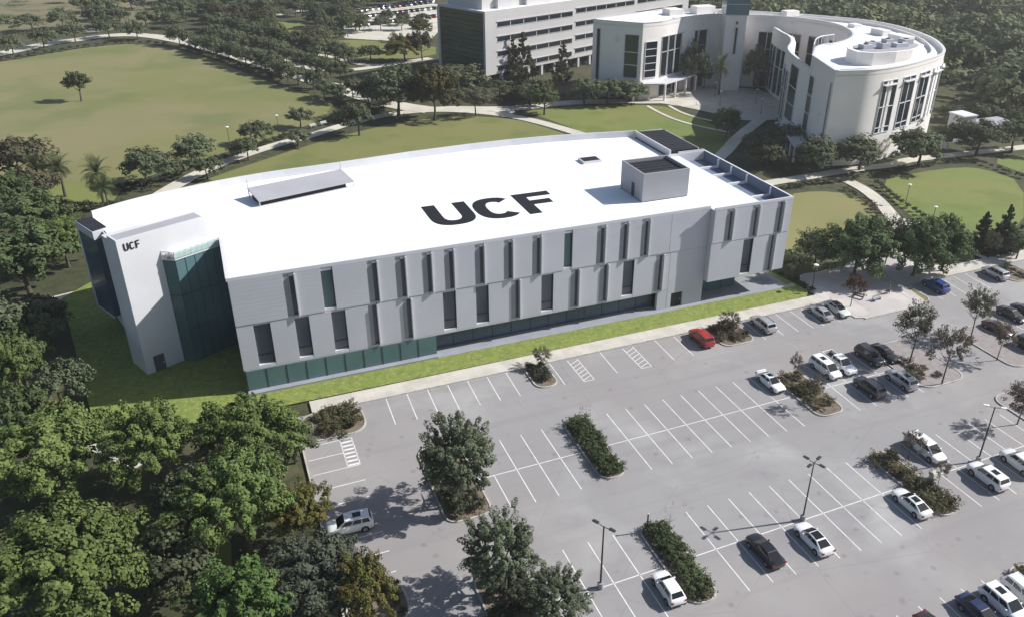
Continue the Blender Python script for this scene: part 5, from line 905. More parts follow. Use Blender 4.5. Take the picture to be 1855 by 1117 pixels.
def crown_arrays(rng, nclump, nleaf, cr, leaf, shape='round', W=8., H=8., base=.28, fill=.35, tuft=1.35):
    """clumps of leaf sprays spread through the crown's volume; returns positions, normals, sizes"""
    zc = H*(base+(1-base)*.47); rz = H*(1-base)*.5; rx = W/2
    lump = rng.normal(size=(7,3)); lump /= np.linalg.norm(lump, axis=1)[:, None]; amp = rng.uniform(-.34, .3, 7)
    Ps, Ns, Ss = [], [], []
    for _ in range(nclump):
        if shape == 'cone':
            t = rng.uniform(0, 1)**1.4; th = rng.uniform(0, 2*math.pi); rad = rx*(1-t)**.75*rng.uniform(.2, 1)
            c = np.array([rad*math.cos(th), rad*math.sin(th), H*(base*.3+(1-base*.3)*t)]); d = np.array([math.cos(th), math.sin(th), .35]); k = cr*(1.15-.8*t)
        else:
            d = rng.normal(size=3); d /= np.linalg.norm(d)
            if d[2] < -.45: d[2] *= -.6
            f = 1+float((np.maximum(lump@d, 0)**2*amp).sum())*1.6
            rr = (rng.uniform(fill, .95)**.6+(rng.uniform(0, .16) if rng.uniform() < .25 else 0))*f
            c = np.array([d[0]*rx*rr, d[1]*rx*rr, zc+d[2]*rz*rr])
            if shape == 'spread': c[2] = zc+d[2]*rz*rr*.8-.18*rz*(rr**2)*(d[0]**2+d[1]**2)
            k = cr*rng.uniform(.7, 1.3)
        q = rng.normal(size=(nleaf,3)); q /= np.linalg.norm(q, axis=1)[:, None]; r = rng.uniform(.5, 1.08, nleaf)**.5
        q2 = q*np.array([1,1,.8]); al = (q2@d)[:, None]*d; q2 = (q2-al)*.72+al*tuft
        Ps.append(c+q2*r[:, None]*k); Ns.append(q*1.0+d*.5+np.array([0,0,.55])+rng.normal(size=(nleaf,3))*.55); Ss.append(leaf*rng.uniform(.6, 1.35, nleaf))
    return np.concatenate(Ps), np.concatenate(Ns), np.concatenate(Ss)
def trunk_mesh(name, rng, H=8., W=8., base=.28, r=.22, limbs=6, lean=.3, top=.75, m=None):
    b = MB(); x, y = rng.uniform(-lean, lean, 2); pts = [(0,0,-.1), (x*.3,y*.3,H*base*.6), (x*.7,y*.7,H*base*1.3), (x,y,H*top)]
    b.tube(pts, [r*1.25, r, r*.75, r*.18], 7)
    for i in range(limbs):
        t = rng.uniform(.35, .9); s = Vector(pts[1]).lerp(Vector(pts[3]), t*.6); a = 2*math.pi*i/limbs+rng.uniform(-.4, .4); l = W*.5*rng.uniform(.55, .85)
        e = s+Vector((math.cos(a)*l, math.sin(a)*l, H*rng.uniform(.12, .3))); mid = s.lerp(e, .5)+Vector((0,0,-H*.02))
        b.tube([s, mid, e], [r*.42, r*.26, r*.06], 5)
    return b.mesh(name, m or M['bark'], 60)
TREE_KINDS = {  # clumps, leaves per clump, clump radius, leaf half size, shape, base, fill, variants, trunk radius
    'fore': (210, 150, .62, .115, 'round', .2, .25, 4, .26), 'oak': (85, 60, .95, .23, 'spread', .2, .3, 4, .22), 'oakg': (100, 75, .85, .2, 'round', .2, .3, 3, .22),
    'brownoak': (60, 62, 1.2, .26, 'spread', .22, .3, 2, .22), 'olive': (150, 110, .6, .125, 'round', .12, .25, 2, .2), 'lime': (190, 130, .62, .12, 'round', .15, .25, 1, .2),
    'greygreen': (170, 120, .62, .12, 'round', .15, .3, 1, .2), 'sparse': (95, 60, .6, .115, 'round', .3, .45, 4, .13), 'sparsebrown': (80, 52, .55, .11, 'round', .3, .45, 3, .12),
    'lotoak': (210, 130, .5, .095, 'round', .12, .35, 3, .25), 'cypress': (170, 60, .7, .16, 'cone', .02, .3, 2, .2), 'olivetall': (120, 90, .8, .17, 'round', .08, .25, 1, .25),
    'round2': (190, 120, .72, .14, 'round', .04, .2, 3, .26), 'thin': (110, 60, .55, .14, 'cone', .2, .3, 3, .18), 'bare': (10, 12, .5, .1, 'round', .4, .6, 2, .1), 'lone': (60, 80, 1.05, .24, 'round', .25, .3, 1, .22)}
LEAFMAT = dict(olivetall='talltree', thin='brownoak', bare='sparsebrown', lone='oakg', courtyard='oak')
PROTO = {}
def tree_meshes(kind):
    if kind in PROTO: return PROTO[kind]
    src = {'round': 'oakg', 'courtyard': 'oak', 'redbush': 'sparse'}.get(kind, kind); out = []
    nc, nl, cr, lf, shape, base, fill, nv, tr = TREE_KINDS[src]
    lm = LM[{'round': 'oakg', 'round2': 'entrance', 'courtyard': 'oak', 'redbush': 'reddish'}.get(kind, LEAFMAT.get(kind, kind))]
    for v in range(nv):
        rng = np.random.default_rng(hash_str(kind)+v*17)
        P_, N_, S_ = crown_arrays(rng, nc, nl, cr, lf, shape, base=base, fill=fill)
        out.append((trunk_mesh('trunk', rng, base=base, r=tr, top=.9 if shape == 'cone' else .75), leaf_mesh('crown', P_, N_, S_, lm, rng)))
    PROTO[kind] = out; return out
def hash_str(s): return sum((i+3)*ord(c) for i, c in enumerate(s)) % 100000
rt_ = random.Random(11)
def plant_tree(kind, x, y, w, h, label, group):
    if kind == 'palm': return palm(x, y, w, h, label, group)
    tm, cm = rt_.choice(tree_meshes(kind))
    nm = {'cypress': 'cypress_tree', 'thin': 'conifer_tree', 'bare': 'sapling', 'redbush': 'small_tree'}.get(kind, 'tree')
    t = thing(nm, label, 'tree', (x, y, 0), rt_.uniform(0, 6.28), group); f = (.86 if kind == 'fore' else .92 if kind == 'lotoak' else .92) if kind not in ('cypress','thin','olivetall') else 1.0
    t.scale = (w/8*f, w/8*f, h/8*1.02)
    link('trunk', tm, t); link('crown', cm, t); return t
# palms
def palm_meshes():
    if 'palm' in PROTO: return PROTO['palm']
    rng = np.random.default_rng(5); H = 8.
    tb = MB(); tb.tube([(0,0,-.1),(.08,.05,2.5),(.12,.1,5),(.1,.1,H*.74)], [.3,.22,.2,.24], 8)
    fv = []
    for i in range(44):
        a = rng.uniform(0, 6.28); el = rng.uniform(-.35, 1.3); L = rng.uniform(2.6, 3.5); p = Vector((.1,.1,H*.74)); d = Vector((math.cos(a)*math.cos(el), math.sin(a)*math.cos(el), math.sin(el)))
        for s in range(9):
            side = Vector((-d.y, d.x, 0)).normalized() if abs(d.z) < .98 else Vector((1,0,0)); upv = side.cross(d)
            q = p+d*(L/9); w = .62*math.sin(math.pi*(s+1.2)/11)
            for sg in (-1, 1):
                tip = side*sg*w-upv*.22*w+d*.28
                for k in range(2):
                    a0 = p+d*(L/9)*k*.5; fv += [a0, a0+d*.07, a0+d*.07+tip, a0+tip]
            p = q; d = (d+Vector((0,0,-.13))).normalized()
    V = np.array([tuple(v) for v in fv]); cm = quads('fronds', V, LM['palm'])
    PROTO['palm'] = (tb.mesh('trunk', M['bark'], 50), cm); return PROTO['palm']
def palm(x, y, w, h, label, group):
    tm, cm = palm_meshes(); t = thing('palm_tree', label, 'palm', (x, y, 0), rt_.uniform(0, 6.28), group); t.scale = (w/6.4, w/6.4, h/8)
    link('trunk', tm, t); link('fronds', cm, t); return t
for kind, label, grp, pts in TREES:
    for (x, y, w, h) in pts: plant_tree(kind, x, y, w, h, label, grp)

# shrubs
SHR = {}
def shrub_mesh(kind):
    if kind not in SHR:
        SHR[kind] = []
        for v in range(4):
            rng = np.random.default_rng(90+v*7+hash_str(kind)); P_, N_, S_ = crown_arrays(rng, 22, 34, .42, .11, 'round', W=2., H=2., base=0., fill=.4); P_[:, 2] = np.maximum(P_[:, 2]*.95, .02)
            SHR[kind].append(leaf_mesh('shrub', P_, N_, S_, LM['shrub_'+kind], rng))
    return rt_.choice(SHR[kind])
for kind, label, grp, pts in SHRUBS:
    for (x, y, r, h) in pts:
        o = link('shrub', shrub_mesh(kind)); o.location = (x, y, .08); o.scale = (r*.62, r*.62, h/2); o.rotation_euler = (0, 0, rt_.uniform(0, 6.28)); tag(o, label, 'shrub', grp)

# far wood behind the crescent and rough scrub: reads as one mass
def inside(q, poly):
    c = False; x, y = q
    for i in range(len(poly)):
        x1, y1 = poly[i]; x2, y2 = poly[i-1]
        if (y1 > y) != (y2 > y) and x < (x2-x1)*(y-y1)/(y2-y1)+x1: c = not c
    return c
def wood(name, poly, n, w, h, m, seed, nvar=5, nc=26, nl=15, lf=.42):
    rng = np.random.default_rng(seed); vs = []
    for v in range(nvar):
        P_, N_, S_ = crown_arrays(rng, nc, nl, 1.5, lf, 'round', base=.02, fill=.3)
        me = leaf_mesh('tmp', P_, N_, S_, None, rng); a = np.empty(len(me.vertices)*3, dtype=np.float32); me.vertices.foreach_get('co', a); vs.append(a.reshape(-1, 3)); bpy.data.meshes.remove(me)
    xs = [p[0] for p in poly]; ys = [p[1] for p in poly]; out = []; k = 0
    while len(out) < n and k < n*20:
        k += 1; q = (rng.uniform(min(xs), max(xs)), rng.uniform(min(ys), max(ys)))
        if not inside(q, poly): continue
        s = w/8*rng.uniform(.45, 1.5); sz = h/8*(.55+.5*s*8/w)*rng.uniform(.7, 1.25); th = rng.uniform(0, 6.28); c, s_ = math.cos(th), math.sin(th); v = vs[rng.integers(nvar)]
        out.append(np.stack([(v[:,0]*c-v[:,1]*s_)*s+q[0], (v[:,0]*s_+v[:,1]*c)*s+q[1], v[:,2]*sz], 1))
    o = link(name, quads(name, np.concatenate(out), m)); return o
o = wood('woodland', [(150,196),(166,182),(172,166),(176,152),(174,136),(169,122),(196,104),(260,118),(360,190),(520,300),(470,470),(330,560),(180,520),(128,330),(118,262),(160,262)], 950, 14, 12, LM['wood'], 3, nc=24, nl=16, lf=.5)
tag(o, 'dark woodland stretching away behind the crescent building', 'woodland', kind='stuff')
o = wood('scrub', [(166,110),(176,96),(215,84),(330,100),(420,190),(300,140),(200,112)], 210, 7, 4, LM['scrub'], 8, nc=18, nl=14, lf=.36)
tag(o, 'pale green scrub at the edge of the woodland on the right', 'scrub', kind='stuff')
o = wood('grove_undergrowth', [(-95,120),(-70,116),(-72,90),(-72,60),(-72,45),(-74,25),(-76,10),(-110,0),(-120,110)], 110, 4.5, 2.6, LM['oak'], 4, nc=14, nl=12, lf=.3)
tag(o, 'dark undergrowth below the trees on the left edge', 'undergrowth', kind='stuff')
o = wood('rough_scrub', [(-300,350),(-60,345),(-20,420),(-60,640),(-300,640)], 110, 7, 2.6, LM['brownoak'], 14, nc=14, nl=12, lf=.4)
tag(o, 'low brown green scrub beyond the pale road', 'scrub', kind='stuff')

# ------------------------------------------------------------------ vehicles
def loft(stations, nx=None):
    """body from stations (x, half width, z bottom, z top)"""
    b = MB(); k = None
    for (x, w, z0, z1) in stations:
        h = z1-z0
        ring = [(x,-w*.86,z0),(x,-w,z0+h*.22),(x,-w*1.0,z0+h*.6),(x,-w*.95,z1-.05*h-.02),(x,-w*.82,z1),(x,-w*.4,z1+.025),(x,w*.4,z1+.025),(x,w*.82,z1),(x,w*.95,z1-.05*h-.02),(x,w*1.0,z0+h*.6),(x,w,z0+h*.22),(x,w*.86,z0)]
        k = len(ring); b.v += ring
    n = len(stations)
    for i in range(n-1):
        for j in range(k): b.f.append((i*k+j, i*k+(j+1)%k, (i+1)*k+(j+1)%k, (i+1)*k+j))
    b.f.append(tuple(range(k))[::-1]); b.f.append(tuple((n-1)*k+j for j in range(k))); b.f = [f[::-1] for f in b.f]
    return b
SPEC = dict(
  sedan=dict(L=4.75, st=[(-2.36,.66,.42,.84),(-2.28,.82,.3,.97),(-1.95,.89,.2,1.02),(-1.2,.91,.18,1.0),(0,.915,.18,.97),(1.0,.91,.18,.95),(1.75,.88,.2,.88),(2.15,.8,.24,.78),(2.34,.62,.36,.66)],
             cab=(-1.95,1.15,-1.0,.22,.96,1.43,.8,.6), wx=1.38, wr=.33),
  suv=dict(L=4.75, st=[(-2.37,.78,.45,1.02),(-2.3,.88,.34,1.15),(-1.9,.95,.26,1.16),(-1,.965,.24,1.14),(.2,.965,.24,1.13),(1.1,.955,.24,1.13),(1.8,.93,.26,1.09),(2.2,.87,.32,1.0),(2.36,.74,.42,.84)],
           cab=(-2.27,1.35,-1.95,.5,1.12,1.76,.88,.72), wx=1.4, wr=.37),
  van=dict(L=5.1, st=[(-2.53,.8,.42,1.05),(-2.48,.9,.3,1.15),(-2.0,.97,.22,1.15),(0,.985,.2,1.12),(1.2,.97,.2,1.08),(1.95,.93,.24,1.0),(2.35,.86,.3,.88),(2.53,.7,.4,.74)],
           cab=(-2.42,1.75,-2.2,.75,1.12,1.8,.9,.76), wx=1.5, wr=.35),
  hatch=dict(L=4.2, st=[(-2.08,.72,.42,.92),(-2.0,.84,.3,1.02),(-1.6,.89,.2,1.03),(-.6,.9,.18,1.0),(.6,.9,.18,.97),(1.4,.88,.2,.92),(1.85,.8,.26,.82),(2.07,.64,.38,.68)],
             cab=(-1.95,1.05,-1.4,.25,.98,1.5,.8,.62), wx=1.25, wr=.33),
  pickup=dict(L=5.7, st=[(-.95,.93,.35,1.12),(-.5,.95,.3,1.14),(.8,.95,.3,1.14),(1.7,.94,.32,1.12),(2.5,.9,.34,1.06),(2.75,.84,.4,.98),(2.86,.72,.5,.86)],
              cab=(-.95,1.5,-.75,.7,1.12,1.82,.88,.72), wx=1.75, wr=.39))
CAR_MESH = {}
def car_parts(kind, roof_extra):
    key = (kind, roof_extra)
    if key in CAR_MESH: return CAR_MESH[key]
    S = SPEC[kind]; P = []          # (name, mesh, slot or material, sub-parts)
    def part(name, b, m, smooth=0, subs=()): P.append((name, b.mesh(name, None, smooth), m, [(n_, bb.mesh(n_, None, sm), mm) for n_, bb, mm, sm in subs]))
    part('body', loft(S['st']), 'paint', 38)
    x0, x1, t0, t1, z0, z1, wb, wt = S['cab']
    c = [Vector(p) for p in ((x0,-wb,z0),(x1,-wb*.94,z0-.02),(x1,wb*.94,z0-.02),(x0,wb,z0),(t0,-wt,z1-.03),(t1,-wt*.96,z1-.01),(t1,wt*.96,z1-.01),(t0,wt,z1-.03))]
    b = MB(); b.add([tuple(v) for v in c]+[((t0+t1)/2,-wt,z1+.015),((t0+t1)/2,wt,z1+.015)], [(4,8,9,7),(8,5,6,9),(0,1,5,8,4),(3,7,9,6,2),(1,2,6,5),(0,4,7,3)]); part('cabin', b, 'paint')
    def pane(a, b_, c_, d, u0, u1, v0, v1, th=.014):
        A_ = lambda u, v: (a.lerp(b_, u)).lerp(d.lerp(c_, u), v); q = [A_(u0,v0), A_(u1,v0), A_(u1,v1), A_(u0,v1)]; n_ = (q[1]-q[0]).cross(q[3]-q[0]).normalized()*th
        bb = MB(); bb.add([tuple(p+n_*.1) for p in q]+[tuple(p+n_) for p in q], [(4,5,6,7),(0,1,5,4),(1,2,6,5),(2,3,7,6),(3,0,4,7)]); return bb
    part('windshield', pane(c[1], c[2], c[6], c[5], .05, .95, .06, .95), 'car_glass'); part('rear_window', pane(c[3], c[0], c[4], c[7], .08, .92, .25 if kind in ('suv','van','hatch') else .1, .92), 'car_glass')
    cuts = [(.12,.5),(.53,.9)] if kind not in ('van','suv') else [(.06,.3),(.33,.6),(.63,.93)]
    for (u0, u1) in cuts:
        part('side_window', pane(c[0], c[1], c[5], c[4], u0, u1, .16, .86), 'car_glass'); part('side_window', pane(c[2], c[3], c[7], c[6], 1-u1, 1-u0, .16, .86), 'car_glass')
    L2 = S['L']/2; st = S['st']; fz = st[-1][3]; rz = st[0][3]; fw_ = st[-2][1]
    for s in (-1, 1):
        b = MB(); b.box(L2-.22, min(s*fw_*.62, s*fw_*.98), fz-.16, L2-.06, max(s*fw_*.62, s*fw_*.98), fz-.02); part('headlight', b, 'headlight')
        b = MB(); xr = -L2 if kind != 'pickup' else -L2+.02; b.box(xr-.005, min(s*.58, s*.84), .74, xr+.12, max(s*.58, s*.84), .92); part('taillight', b, 'taillight')
        b = MB(); b.box(x1-.62, min(s*(wb+.02), s*(wb+.2)), z0+.02, x1-.46, max(s*(wb+.02), s*(wb+.2)), z0+.16); part('mirror', b, 'paint')
    b = MB(); b.box(-L2+.02,-.7,.3,-L2+.2,.7,.5); part('bumper', b, 'plastic')
    b = MB(); b.box(L2-.13,-.5,.36,L2+.01,.5,.56); part('grille', b, 'plastic')
    wy = max(q[1] for q in st)-.1
    for sx in (-S['wx'], S['wx']*1.0):
        for s in (-1, 1):
            b = MB(); b.tube([(sx, s*(wy-.12), S['wr']), (sx, s*(wy+.115), S['wr'])], S['wr'], 16); r = MB(); r.tube([(sx, s*(wy+.11), S['wr']), (sx, s*(wy+.125), S['wr'])], S['wr']*.66, 10)
            part('wheel', b, 'rubber', 40, [('rim', r, 'rim', 40)])
            b = MB(); b.tube([(sx, s*(wy-.2), S['wr']+.03), (sx, s*(wy+.104), S['wr']+.03)], S['wr']+.06, 16); part('wheel_arch', b, 'plastic', 40)
    if kind == 'pickup':
        b = MB(); b.box(-2.85,-.95,.5,-.96,-.83,1.14); b.box(-2.85,.83,.5,-.96,.95,1.14); b.box(-2.85,-.829,.45,-2.74,.829,1.14); b.box(-2.73,-.829,.42,-.96,.829,.62); part('truck_bed', b, 'paint')
        b = MB(); b.box(-2.72,-.82,.625,-.98,.82,.66); part('bed_liner', b, 'plastic')
    if roof_extra == 'sunroof': b = MB(); xm = (t0+t1)/2; b.box(xm-.42,-.36,z1-.02,xm+.4,.36,z1+.03); part('sunroof', b, 'car_glass')
    if roof_extra == 'panorama': b = MB(); b.box(t0+.1,-wt+.12,z1-.02,t1-.1,wt-.12,z1+.03); part('sunroof', b, 'car_glass')
    if roof_extra == 'rails':
        for s in (-1, 1): b = MB(); b.tube([(t0+.15,s*(wt-.06),z1+.05),(t1-.1,s*(wt-.06),z1+.05)], .025, 5); part('roof_rail', b, 'plastic')
    if roof_extra == 'spoiler': b = MB(); b.box(-L2+.05,-.72,st[1][3]+.12,-L2+.3,.72,st[1][3]+.17); b.box(-L2+.1,-.5,st[1][3]-.02,-L2+.2,-.45,st[1][3]+.12); b.box(-L2+.1,.45,st[1][3]-.02,-L2+.2,.5,st[1][3]+.12); part('spoiler', b, 'paint'); b = MB(); xm = (t0+t1)/2; b.box(xm-.3,-.3,z1-.02,xm+.3,.3,z1+.03); part('sunroof', b, 'car_glass')
    if roof_extra == 'open': b = MB(); b.box(t0,-wt+.05,z1-.02,t1,wt-.05,z1+.03); part('soft_top', b, 'plastic')
    for nme, me, mm, subs in P:
        me.materials.append(M['plastic'])
        for _, m2, _2 in subs: m2.materials.append(M['plastic'])
    CAR_MESH[key] = P; return P
def car(kind, color, x, y, rz, label, extra='', cat='car', name=None, group='cars in the car park'):
    nm = name or {'sedan': 'sedan_car', 'suv': 'suv_car', 'van': 'van_car', 'hatch': 'hatchback_car', 'pickup': 'pickup_truck'}[kind]
    t = thing(nm, label, cat, (x, y, .002), R(rz), group)
    def put(nme, me, mm, par):
        o = link(nme, me, par, .07 if nme == 'cabin' else .035 if nme in ('truck_bed','mirror','bumper') else 0); o.material_slots[0].link = 'OBJECT'; o.material_slots[0].material = CARP[color] if mm == 'paint' else M[mm]; return o
    for nme, me, mm, subs in car_parts(kind, extra):
        o = put(nme, me, mm, t)
        for n2, m2, mm2 in subs: put(n2, m2, mm2, o)
    return t
NO, SO = 90, -90
car('hatch','white',-7.35,-2.95,NO-1,'white hatchback beside the lower long hedge island','', 'car')
car('sedan','black',4.15,-2.5,NO+1,'black car crossed by the shadow of the four headed lamp','', 'car')
car('sedan','white',9.8,-3.1,NO,'white sedan with a dark glass roof at the foot of the four headed lamp','panorama')
car('sedan','offwhite',23.35,-2.9,NO,'white sedan with a small sunroof against the olive shrub island','sunroof')
car('van','white',32.1,3.7,SO+1,'long white van-like car facing down in the row by the right lamp')
car('suv','white',34.9,-2.9,NO,'white SUV with its nose at the foot of the right lamp','sunroof')
car('suv','offwhite',40.5,-2.6,NO-2,'white car cut by the right edge below the right lamp')
car('sedan','navy',18.0,-16.9,SO+1,'dark blue sedan in the bottom right corner group')
car('suv','white',20.95,-17.0,SO,'white SUV with a sunroof between the blue sedan and the corner car','sunroof')
car('suv','white',23.85,-17.1,SO,'white SUV with a plain roof touching the right edge at the bottom','rails')
car('sedan','maroon',12.6,-17.0,SO+2,'dark brown car with only its tail showing at the bottom edge')
car('suv','white',-33.6,17.0,180-3,'white SUV with a sunroof parked sideways in the left stalls','sunroof')
car('sedan','white',23.6,22.7,SO+1,'white sedan with a rear spoiler beside the middle shrub island','spoiler')
car('van','white',32.8,22.6,SO+1,'white minivan left of the white pickup','sunroof')
car('pickup','white',35.5,22.9,SO,'white pickup with an open black bed', '', 'pickup')
car('suv','charcoal',40.9,22.8,SO,'dark grey SUV with rails left of the black sedan','rails')
car('sedan','black',43.6,22.6,SO,'black sedan under the sparse tree beside the kerbed island')
car('suv','charcoal',35.1,16.5,NO,'dark grey SUV with its back to the lane in the lower half of the row','rails')
car('suv','silver',40.55,16.3,NO,'silver SUV beside the long kerbed island','sunroof')
car('suv','red',21.1,36.1,NO,'red SUV parked at the pavement beside the brown shrubs')
car('suv','silver',32.1,36.1,NO,'silver SUV alone right of the brown shrub island at the pavement','rails')
car('sedan','silver',42.95,35.9,NO,'silver sedan left of the pale green car at the pavement')
car('sedan','palegreen',46.3,35.9,SO,'pale green white car with a dark open top at the pavement','open')
car('suv','blue',67.5,36.2,NO,'blue SUV beyond the entrance plaza')
car('suv','silver',81.2,36.0,NO,'silver SUV alone at the far right pavement','rails')
car('sedan','maroon',65.3,21.8,SO+4,'dark maroon car beside the paved island on the right')
car('sedan','black',71.2,24.2,SO,'black car behind the maroon car on the right')
car('suv','black',65.2,16.0,SO,'black SUV cut by the right edge next to the paved island')
car('sedan','charcoal',74.1,24.0,SO,'charcoal car at the right edge behind the black car')
# distant cars: one mesh each
def far_mesh():
    S = SPEC['sedan']; b = loft(S['st']); x0,x1,t0,t1,z0,z1,wb,wt = S['cab']; k = len(b.f)
    b.add([(x0,-wb,z0),(x1,-wb,z0),(x1,wb,z0),(x0,wb,z0),(t0,-wt,z1),(t1,-wt,z1),(t1,wt,z1),(t0,wt,z1)], [(4,5,6,7),(0,1,5,4),(1,2,6,5),(2,3,7,6),(3,0,4,7)])
    me = b.mesh('distant_car', M['plastic']); me.materials.append(M['car_glass'])
    for i in range(k+1, k+5): me.polygons[i].material_index = 1
    return me
fm = far_mesh(); cc = ['white','silver','white','charcoal','navy','black','silver','grey','red','offwhite']
def farcar(x, y, rz, lab, grp):
    o = link('parked_car', fm); o.location = (x, y, .02); o.rotation_euler = (0,0,rz); o.material_slots[0].link = 'OBJECT'; o.material_slots[0].material = CARP[rt_.choice(cc)]; tag(o, lab, 'car', grp)
for x, y, rz in FARCARS: farcar(x, y, rz+1.9, 'tiny parked car in the far lot left of the office block', 'cars in the far lot')
for x, y, rz in ROADCARS: farcar(x, y, rz, 'tiny car on the tree lined drives beyond the field', 'cars on the drives beyond the field')

# ------------------------------------------------------------------ lamps, bench, people, small things
def tall_lamp(x, y, rz, heads, label, light=False):
    t = thing('street_lamp', label, 'street lamp', (x, y, 0), rz)
    b = MB(); b.tube([(0,0,0),(0,0,.75)], .3, 12); b.build('lamp_base', M['concrete_base'], t, 40)
    b = MB(); b.tube([(0,0,.75),(0,0,7.8)], [.12,.075], 4); b.build('pole', M['pole'], t)
    b = MB()
    for a in heads: b.tube([(0,0,7.7),(math.cos(a)*.75,math.sin(a)*.75,7.85)], .04, 5)
    b.build('arm', M['pole'], t)
    for a in heads:
        c, s = math.cos(a), math.sin(a); b = MB(); q = []
        for (u, v) in ((.6,-.17),(1.25,-.14),(1.25,.14),(.6,.17)): q.append((c*u-s*v, s*u+c*v))
        b.prism(q, 7.82, 7.94); b.build('lamp_head', M['lamp_head'] if light else M['pole'], t, bevel=.02)
    return t
tall_lamp(-13.1,0,0,(R(120),R(-60)),'dark pole lamp with two heads in the empty stalls near the bottom')
tall_lamp(10.96,0,0,(R(20),R(110),R(200),R(290)),'dark pole lamp with four heads between the black car and the white sedan')
tall_lamp(36.8,0,0,(R(140),R(-40)),'dark pole lamp with pale heads over the white SUV on the right', True)
def small_lamp(x, y, h, label, group=None):
    t = thing('path_lamp', label, 'lamp', (x, y, .1), 0, group)
    b = MB(); b.tube([(0,0,0),(0,0,.4),(0,0,.41),(0,0,h)], [.14,.14,.06,.05], 8); b.build('pole', M['pole'], t, 40)
    b = MB(); b.tube([(0,0,h),(0,0,h+.06),(0,0,h+.16),(0,0,h+.3)], [.14,.42,.42,.12], 10); b.build('lamp_shade', M['lamp_head'], t, 40)
small_lamp(47.6,43.6,4.4,'pale headed lamp on the path at the right tip of the bright lawn')
for (x, y, l) in ((-23.7,167,'path lamp in the field edge hedge near the benches'),(-36,160,'path lamp at the field edge above the curved path'),(93.0,68.9,'path lamp on the right lawn beside the row of shrubs'),(88.0,57.0,'path lamp on the lower edge of the right lawn'),
                  (101.5,152.5,'forecourt lamp left of the ring lawn'),(106.5,163,'forecourt lamp below the tower'),(113.5,151,'forecourt lamp right of the ring lawn'),(108,141,'forecourt lamp near the glass bay'),(-2,196,'street lamp on the boulevard behind the field corner')):
    small_lamp(x, y, 4.2, l)
def bench(x, y, rz, label, mk='panel_white', group=None):
    t = thing('bench', label, 'bench', (x, y, .13), rz, group)
    for k in range(3): b = MB(); b.box(-.9,-.25+k*.17,.42,.9,-.11+k*.17,.46); b.build('seat_slat', M[mk], t)
    for k in range(2): b = MB(); b.box(-.9,.27,.55+k*.18,.9,.31,.68+k*.18); b.build('back_slat', M[mk], t)
    for s in (-.75, .7): b = MB(); b.box(s,-.25,0,s+.06,.3,.42); b.box(s,.25,.42,s+.06,.3,.9); b.build('leg', M[mk], t)
bench(52.6,38.2,R(-60),'dark bench beside the kerbed bed at the entrance plaza','dark_metal')
bench(55.0,36.5,R(10),'small grey bench in the middle of the entrance plaza','concrete_base')
bench(-14.8,168.6,R(25),'white bench on the left by the curved path behind the lawn'); bench(-11.8,170.2,R(25),'white bench on the right by the curved path behind the lawn')
# signpost stump on the hedge island
t = thing('sign_post', 'short timber post standing on the tip of the lower hedge island', 'post', (-5.3, 4.9, .1)); b = MB(); b.box(-.06,-.06,0,.06,.06,2.3); b.build('post', M['pole'], t); b = MB(); b.box(-.09,-.09,2.3,.09,.09,2.38); b.build('post_cap', M['concrete'], t)
# hedge sign at the right sapling, pale utility boxes
t = thing('utility_box', 'small pale utility box among the shrubs left of the white SUV nose', 'utility box', (29.3, -.3, .1)); b = MB(); b.box(-.4,-.3,0,.4,.3,.9); b.build('housing', M['concrete'], t, bevel=.03); b = MB(); b.box(-.34,-.33,.1,.34,-.305,.8); b.build('door', M['stucco'], t)

# person crossing the plaza: one skinned body, hair and clothes as children
def skin(name, joints, edges, m, parent, sub=2):
    me = bpy.data.meshes.new(name); me.from_pydata([j[:3] for j in joints], edges, []); o = bpy.data.objects.new(name, me); C.objects.link(o)
    sk = o.modifiers.new('skin', 'SKIN'); 
    for v, j in zip(me.skin_vertices[0].data if me.skin_vertices else [], joints): v.radius = (j[3], j[4] if len(j) > 4 else j[3])
    o.modifiers.new('sub', 'SUBSURF').levels = sub; o.modifiers['sub'].render_levels = sub
    dg = bpy.context.evaluated_depsgraph_get(); nm = bpy.data.meshes.new_from_object(o.evaluated_get(dg)); nm.name = name; nm.materials.clear(); nm.materials.append(m); nm.shade_smooth()
    C.objects.unlink(o); bpy.data.objects.remove(o); return link(name, nm, parent)
M['skin'] = mat('skin', (.45,.27,.19), .6); M['cloth_dark'] = mat('dark_cloth', (.03,.035,.05), .9); M['cloth_top'] = mat('charcoal_cloth', (.06,.06,.07), .9); M['hair'] = mat('dark_hair', (.02,.015,.01), .7)
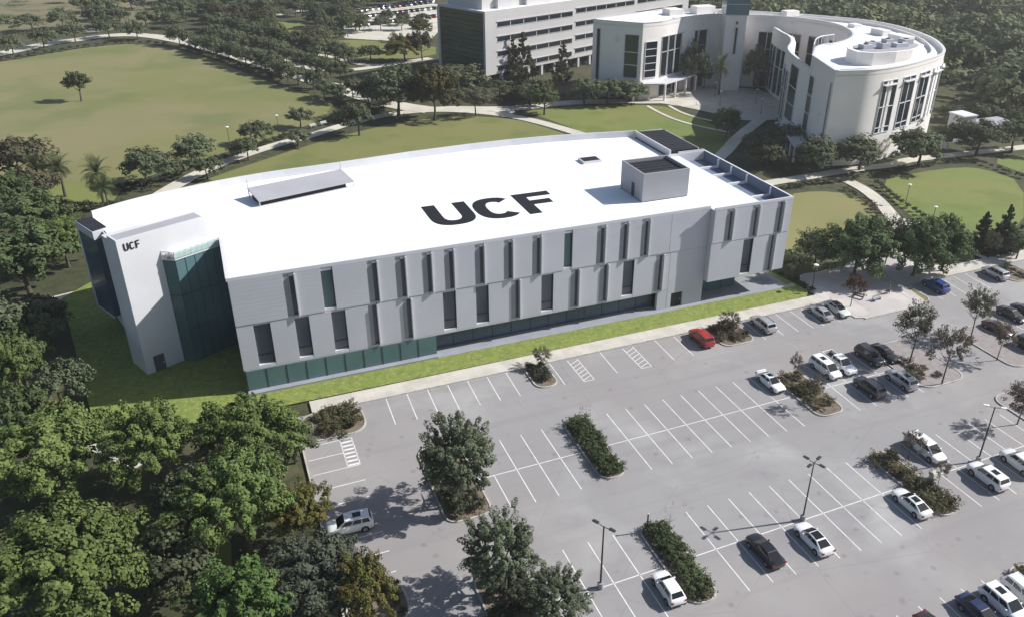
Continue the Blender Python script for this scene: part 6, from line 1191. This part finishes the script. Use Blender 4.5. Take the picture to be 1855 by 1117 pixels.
def person(x, y, rz, label):
    t = thing('person', label, 'person', (x, y, .14), rz)
    J = [(0,0,.95,.15,.11),(0,0,1.15,.14,.1),(0,.0,1.36,.17,.11),(0,0,1.5,.06,.06),(.02,0,1.63,.095,.085),(.02,0,1.73,.07,.07),
         (0,.17,1.42,.06),(.02,.22,1.16,.045),(.14,.24,.94,.035),(.2,.24,.86,.035),(0,-.17,1.42,.06),(-.06,-.22,1.16,.045),(-.02,-.24,.93,.035),(.02,-.24,.85,.035),
         (0,.09,.88,.095),(.14,.1,.5,.065),(.1,.1,.1,.045),(.22,.1,.04,.04),(0,-.09,.88,.095),(-.1,-.1,.5,.065),(-.3,-.1,.14,.045),(-.2,-.1,.05,.04)]
    E_ = [(0,1),(1,2),(2,3),(3,4),(4,5),(2,6),(6,7),(7,8),(8,9),(2,10),(10,11),(11,12),(12,13),(0,14),(14,15),(15,16),(16,17),(0,18),(18,19),(19,20),(20,21)]
    skin('body', J, E_, M['skin'], t)
    skin('shirt', [(0,0,1.0,.165,.125),(0,0,1.18,.155,.115),(0,0,1.38,.185,.125),(0,0,1.47,.09,.08),(0,.18,1.42,.072),(.02,.225,1.2,.058),(0,-.18,1.42,.072),(-.05,-.225,1.2,.058)], [(0,1),(1,2),(2,3),(2,4),(4,5),(2,6),(6,7)], M['cloth_top'], t)
    skin('trousers', [(0,0,.97,.165,.125),(0,.09,.87,.108),(.14,.1,.5,.08),(.1,.1,.14,.06),(0,-.09,.87,.108),(-.1,-.1,.5,.08),(-.28,-.1,.17,.06)], [(0,1),(1,2),(2,3),(0,4),(4,5),(5,6)], M['cloth_dark'], t)
    skin('hair', [(-.01,0,1.68,.1,.09),(-.02,0,1.76,.085,.08)], [(0,1)], M['hair'], t, 1)
person(58.5, 37.6, R(-60), 'person in dark clothes walking across the entrance plaza')

# ------------------------------------------------------------------ thin summer haze: one closed box of air round camera and scene
b = MB(); b.box(-2600, -1000, -1.2, 3300, 4300, 64); hz = b.build('haze', None); hz['kind'] = 'stuff'; hz['label'] = 'thin pale haze in the air'
Mh = bpy.data.materials.new('air_haze'); Mh.use_nodes = True; nh = Mh.node_tree.nodes; nh.clear()
oh = nh.new('ShaderNodeOutputMaterial'); vh = nh.new('ShaderNodeVolumePrincipled'); vh.inputs['Color'].default_value = (.95, .95, .94, 1); vh.inputs['Density'].default_value = .0002; vh.inputs['Anisotropy'].default_value = .3
Mh.node_tree.links.new(vh.outputs[0], oh.inputs['Volume']); hz.data.materials.append(Mh)
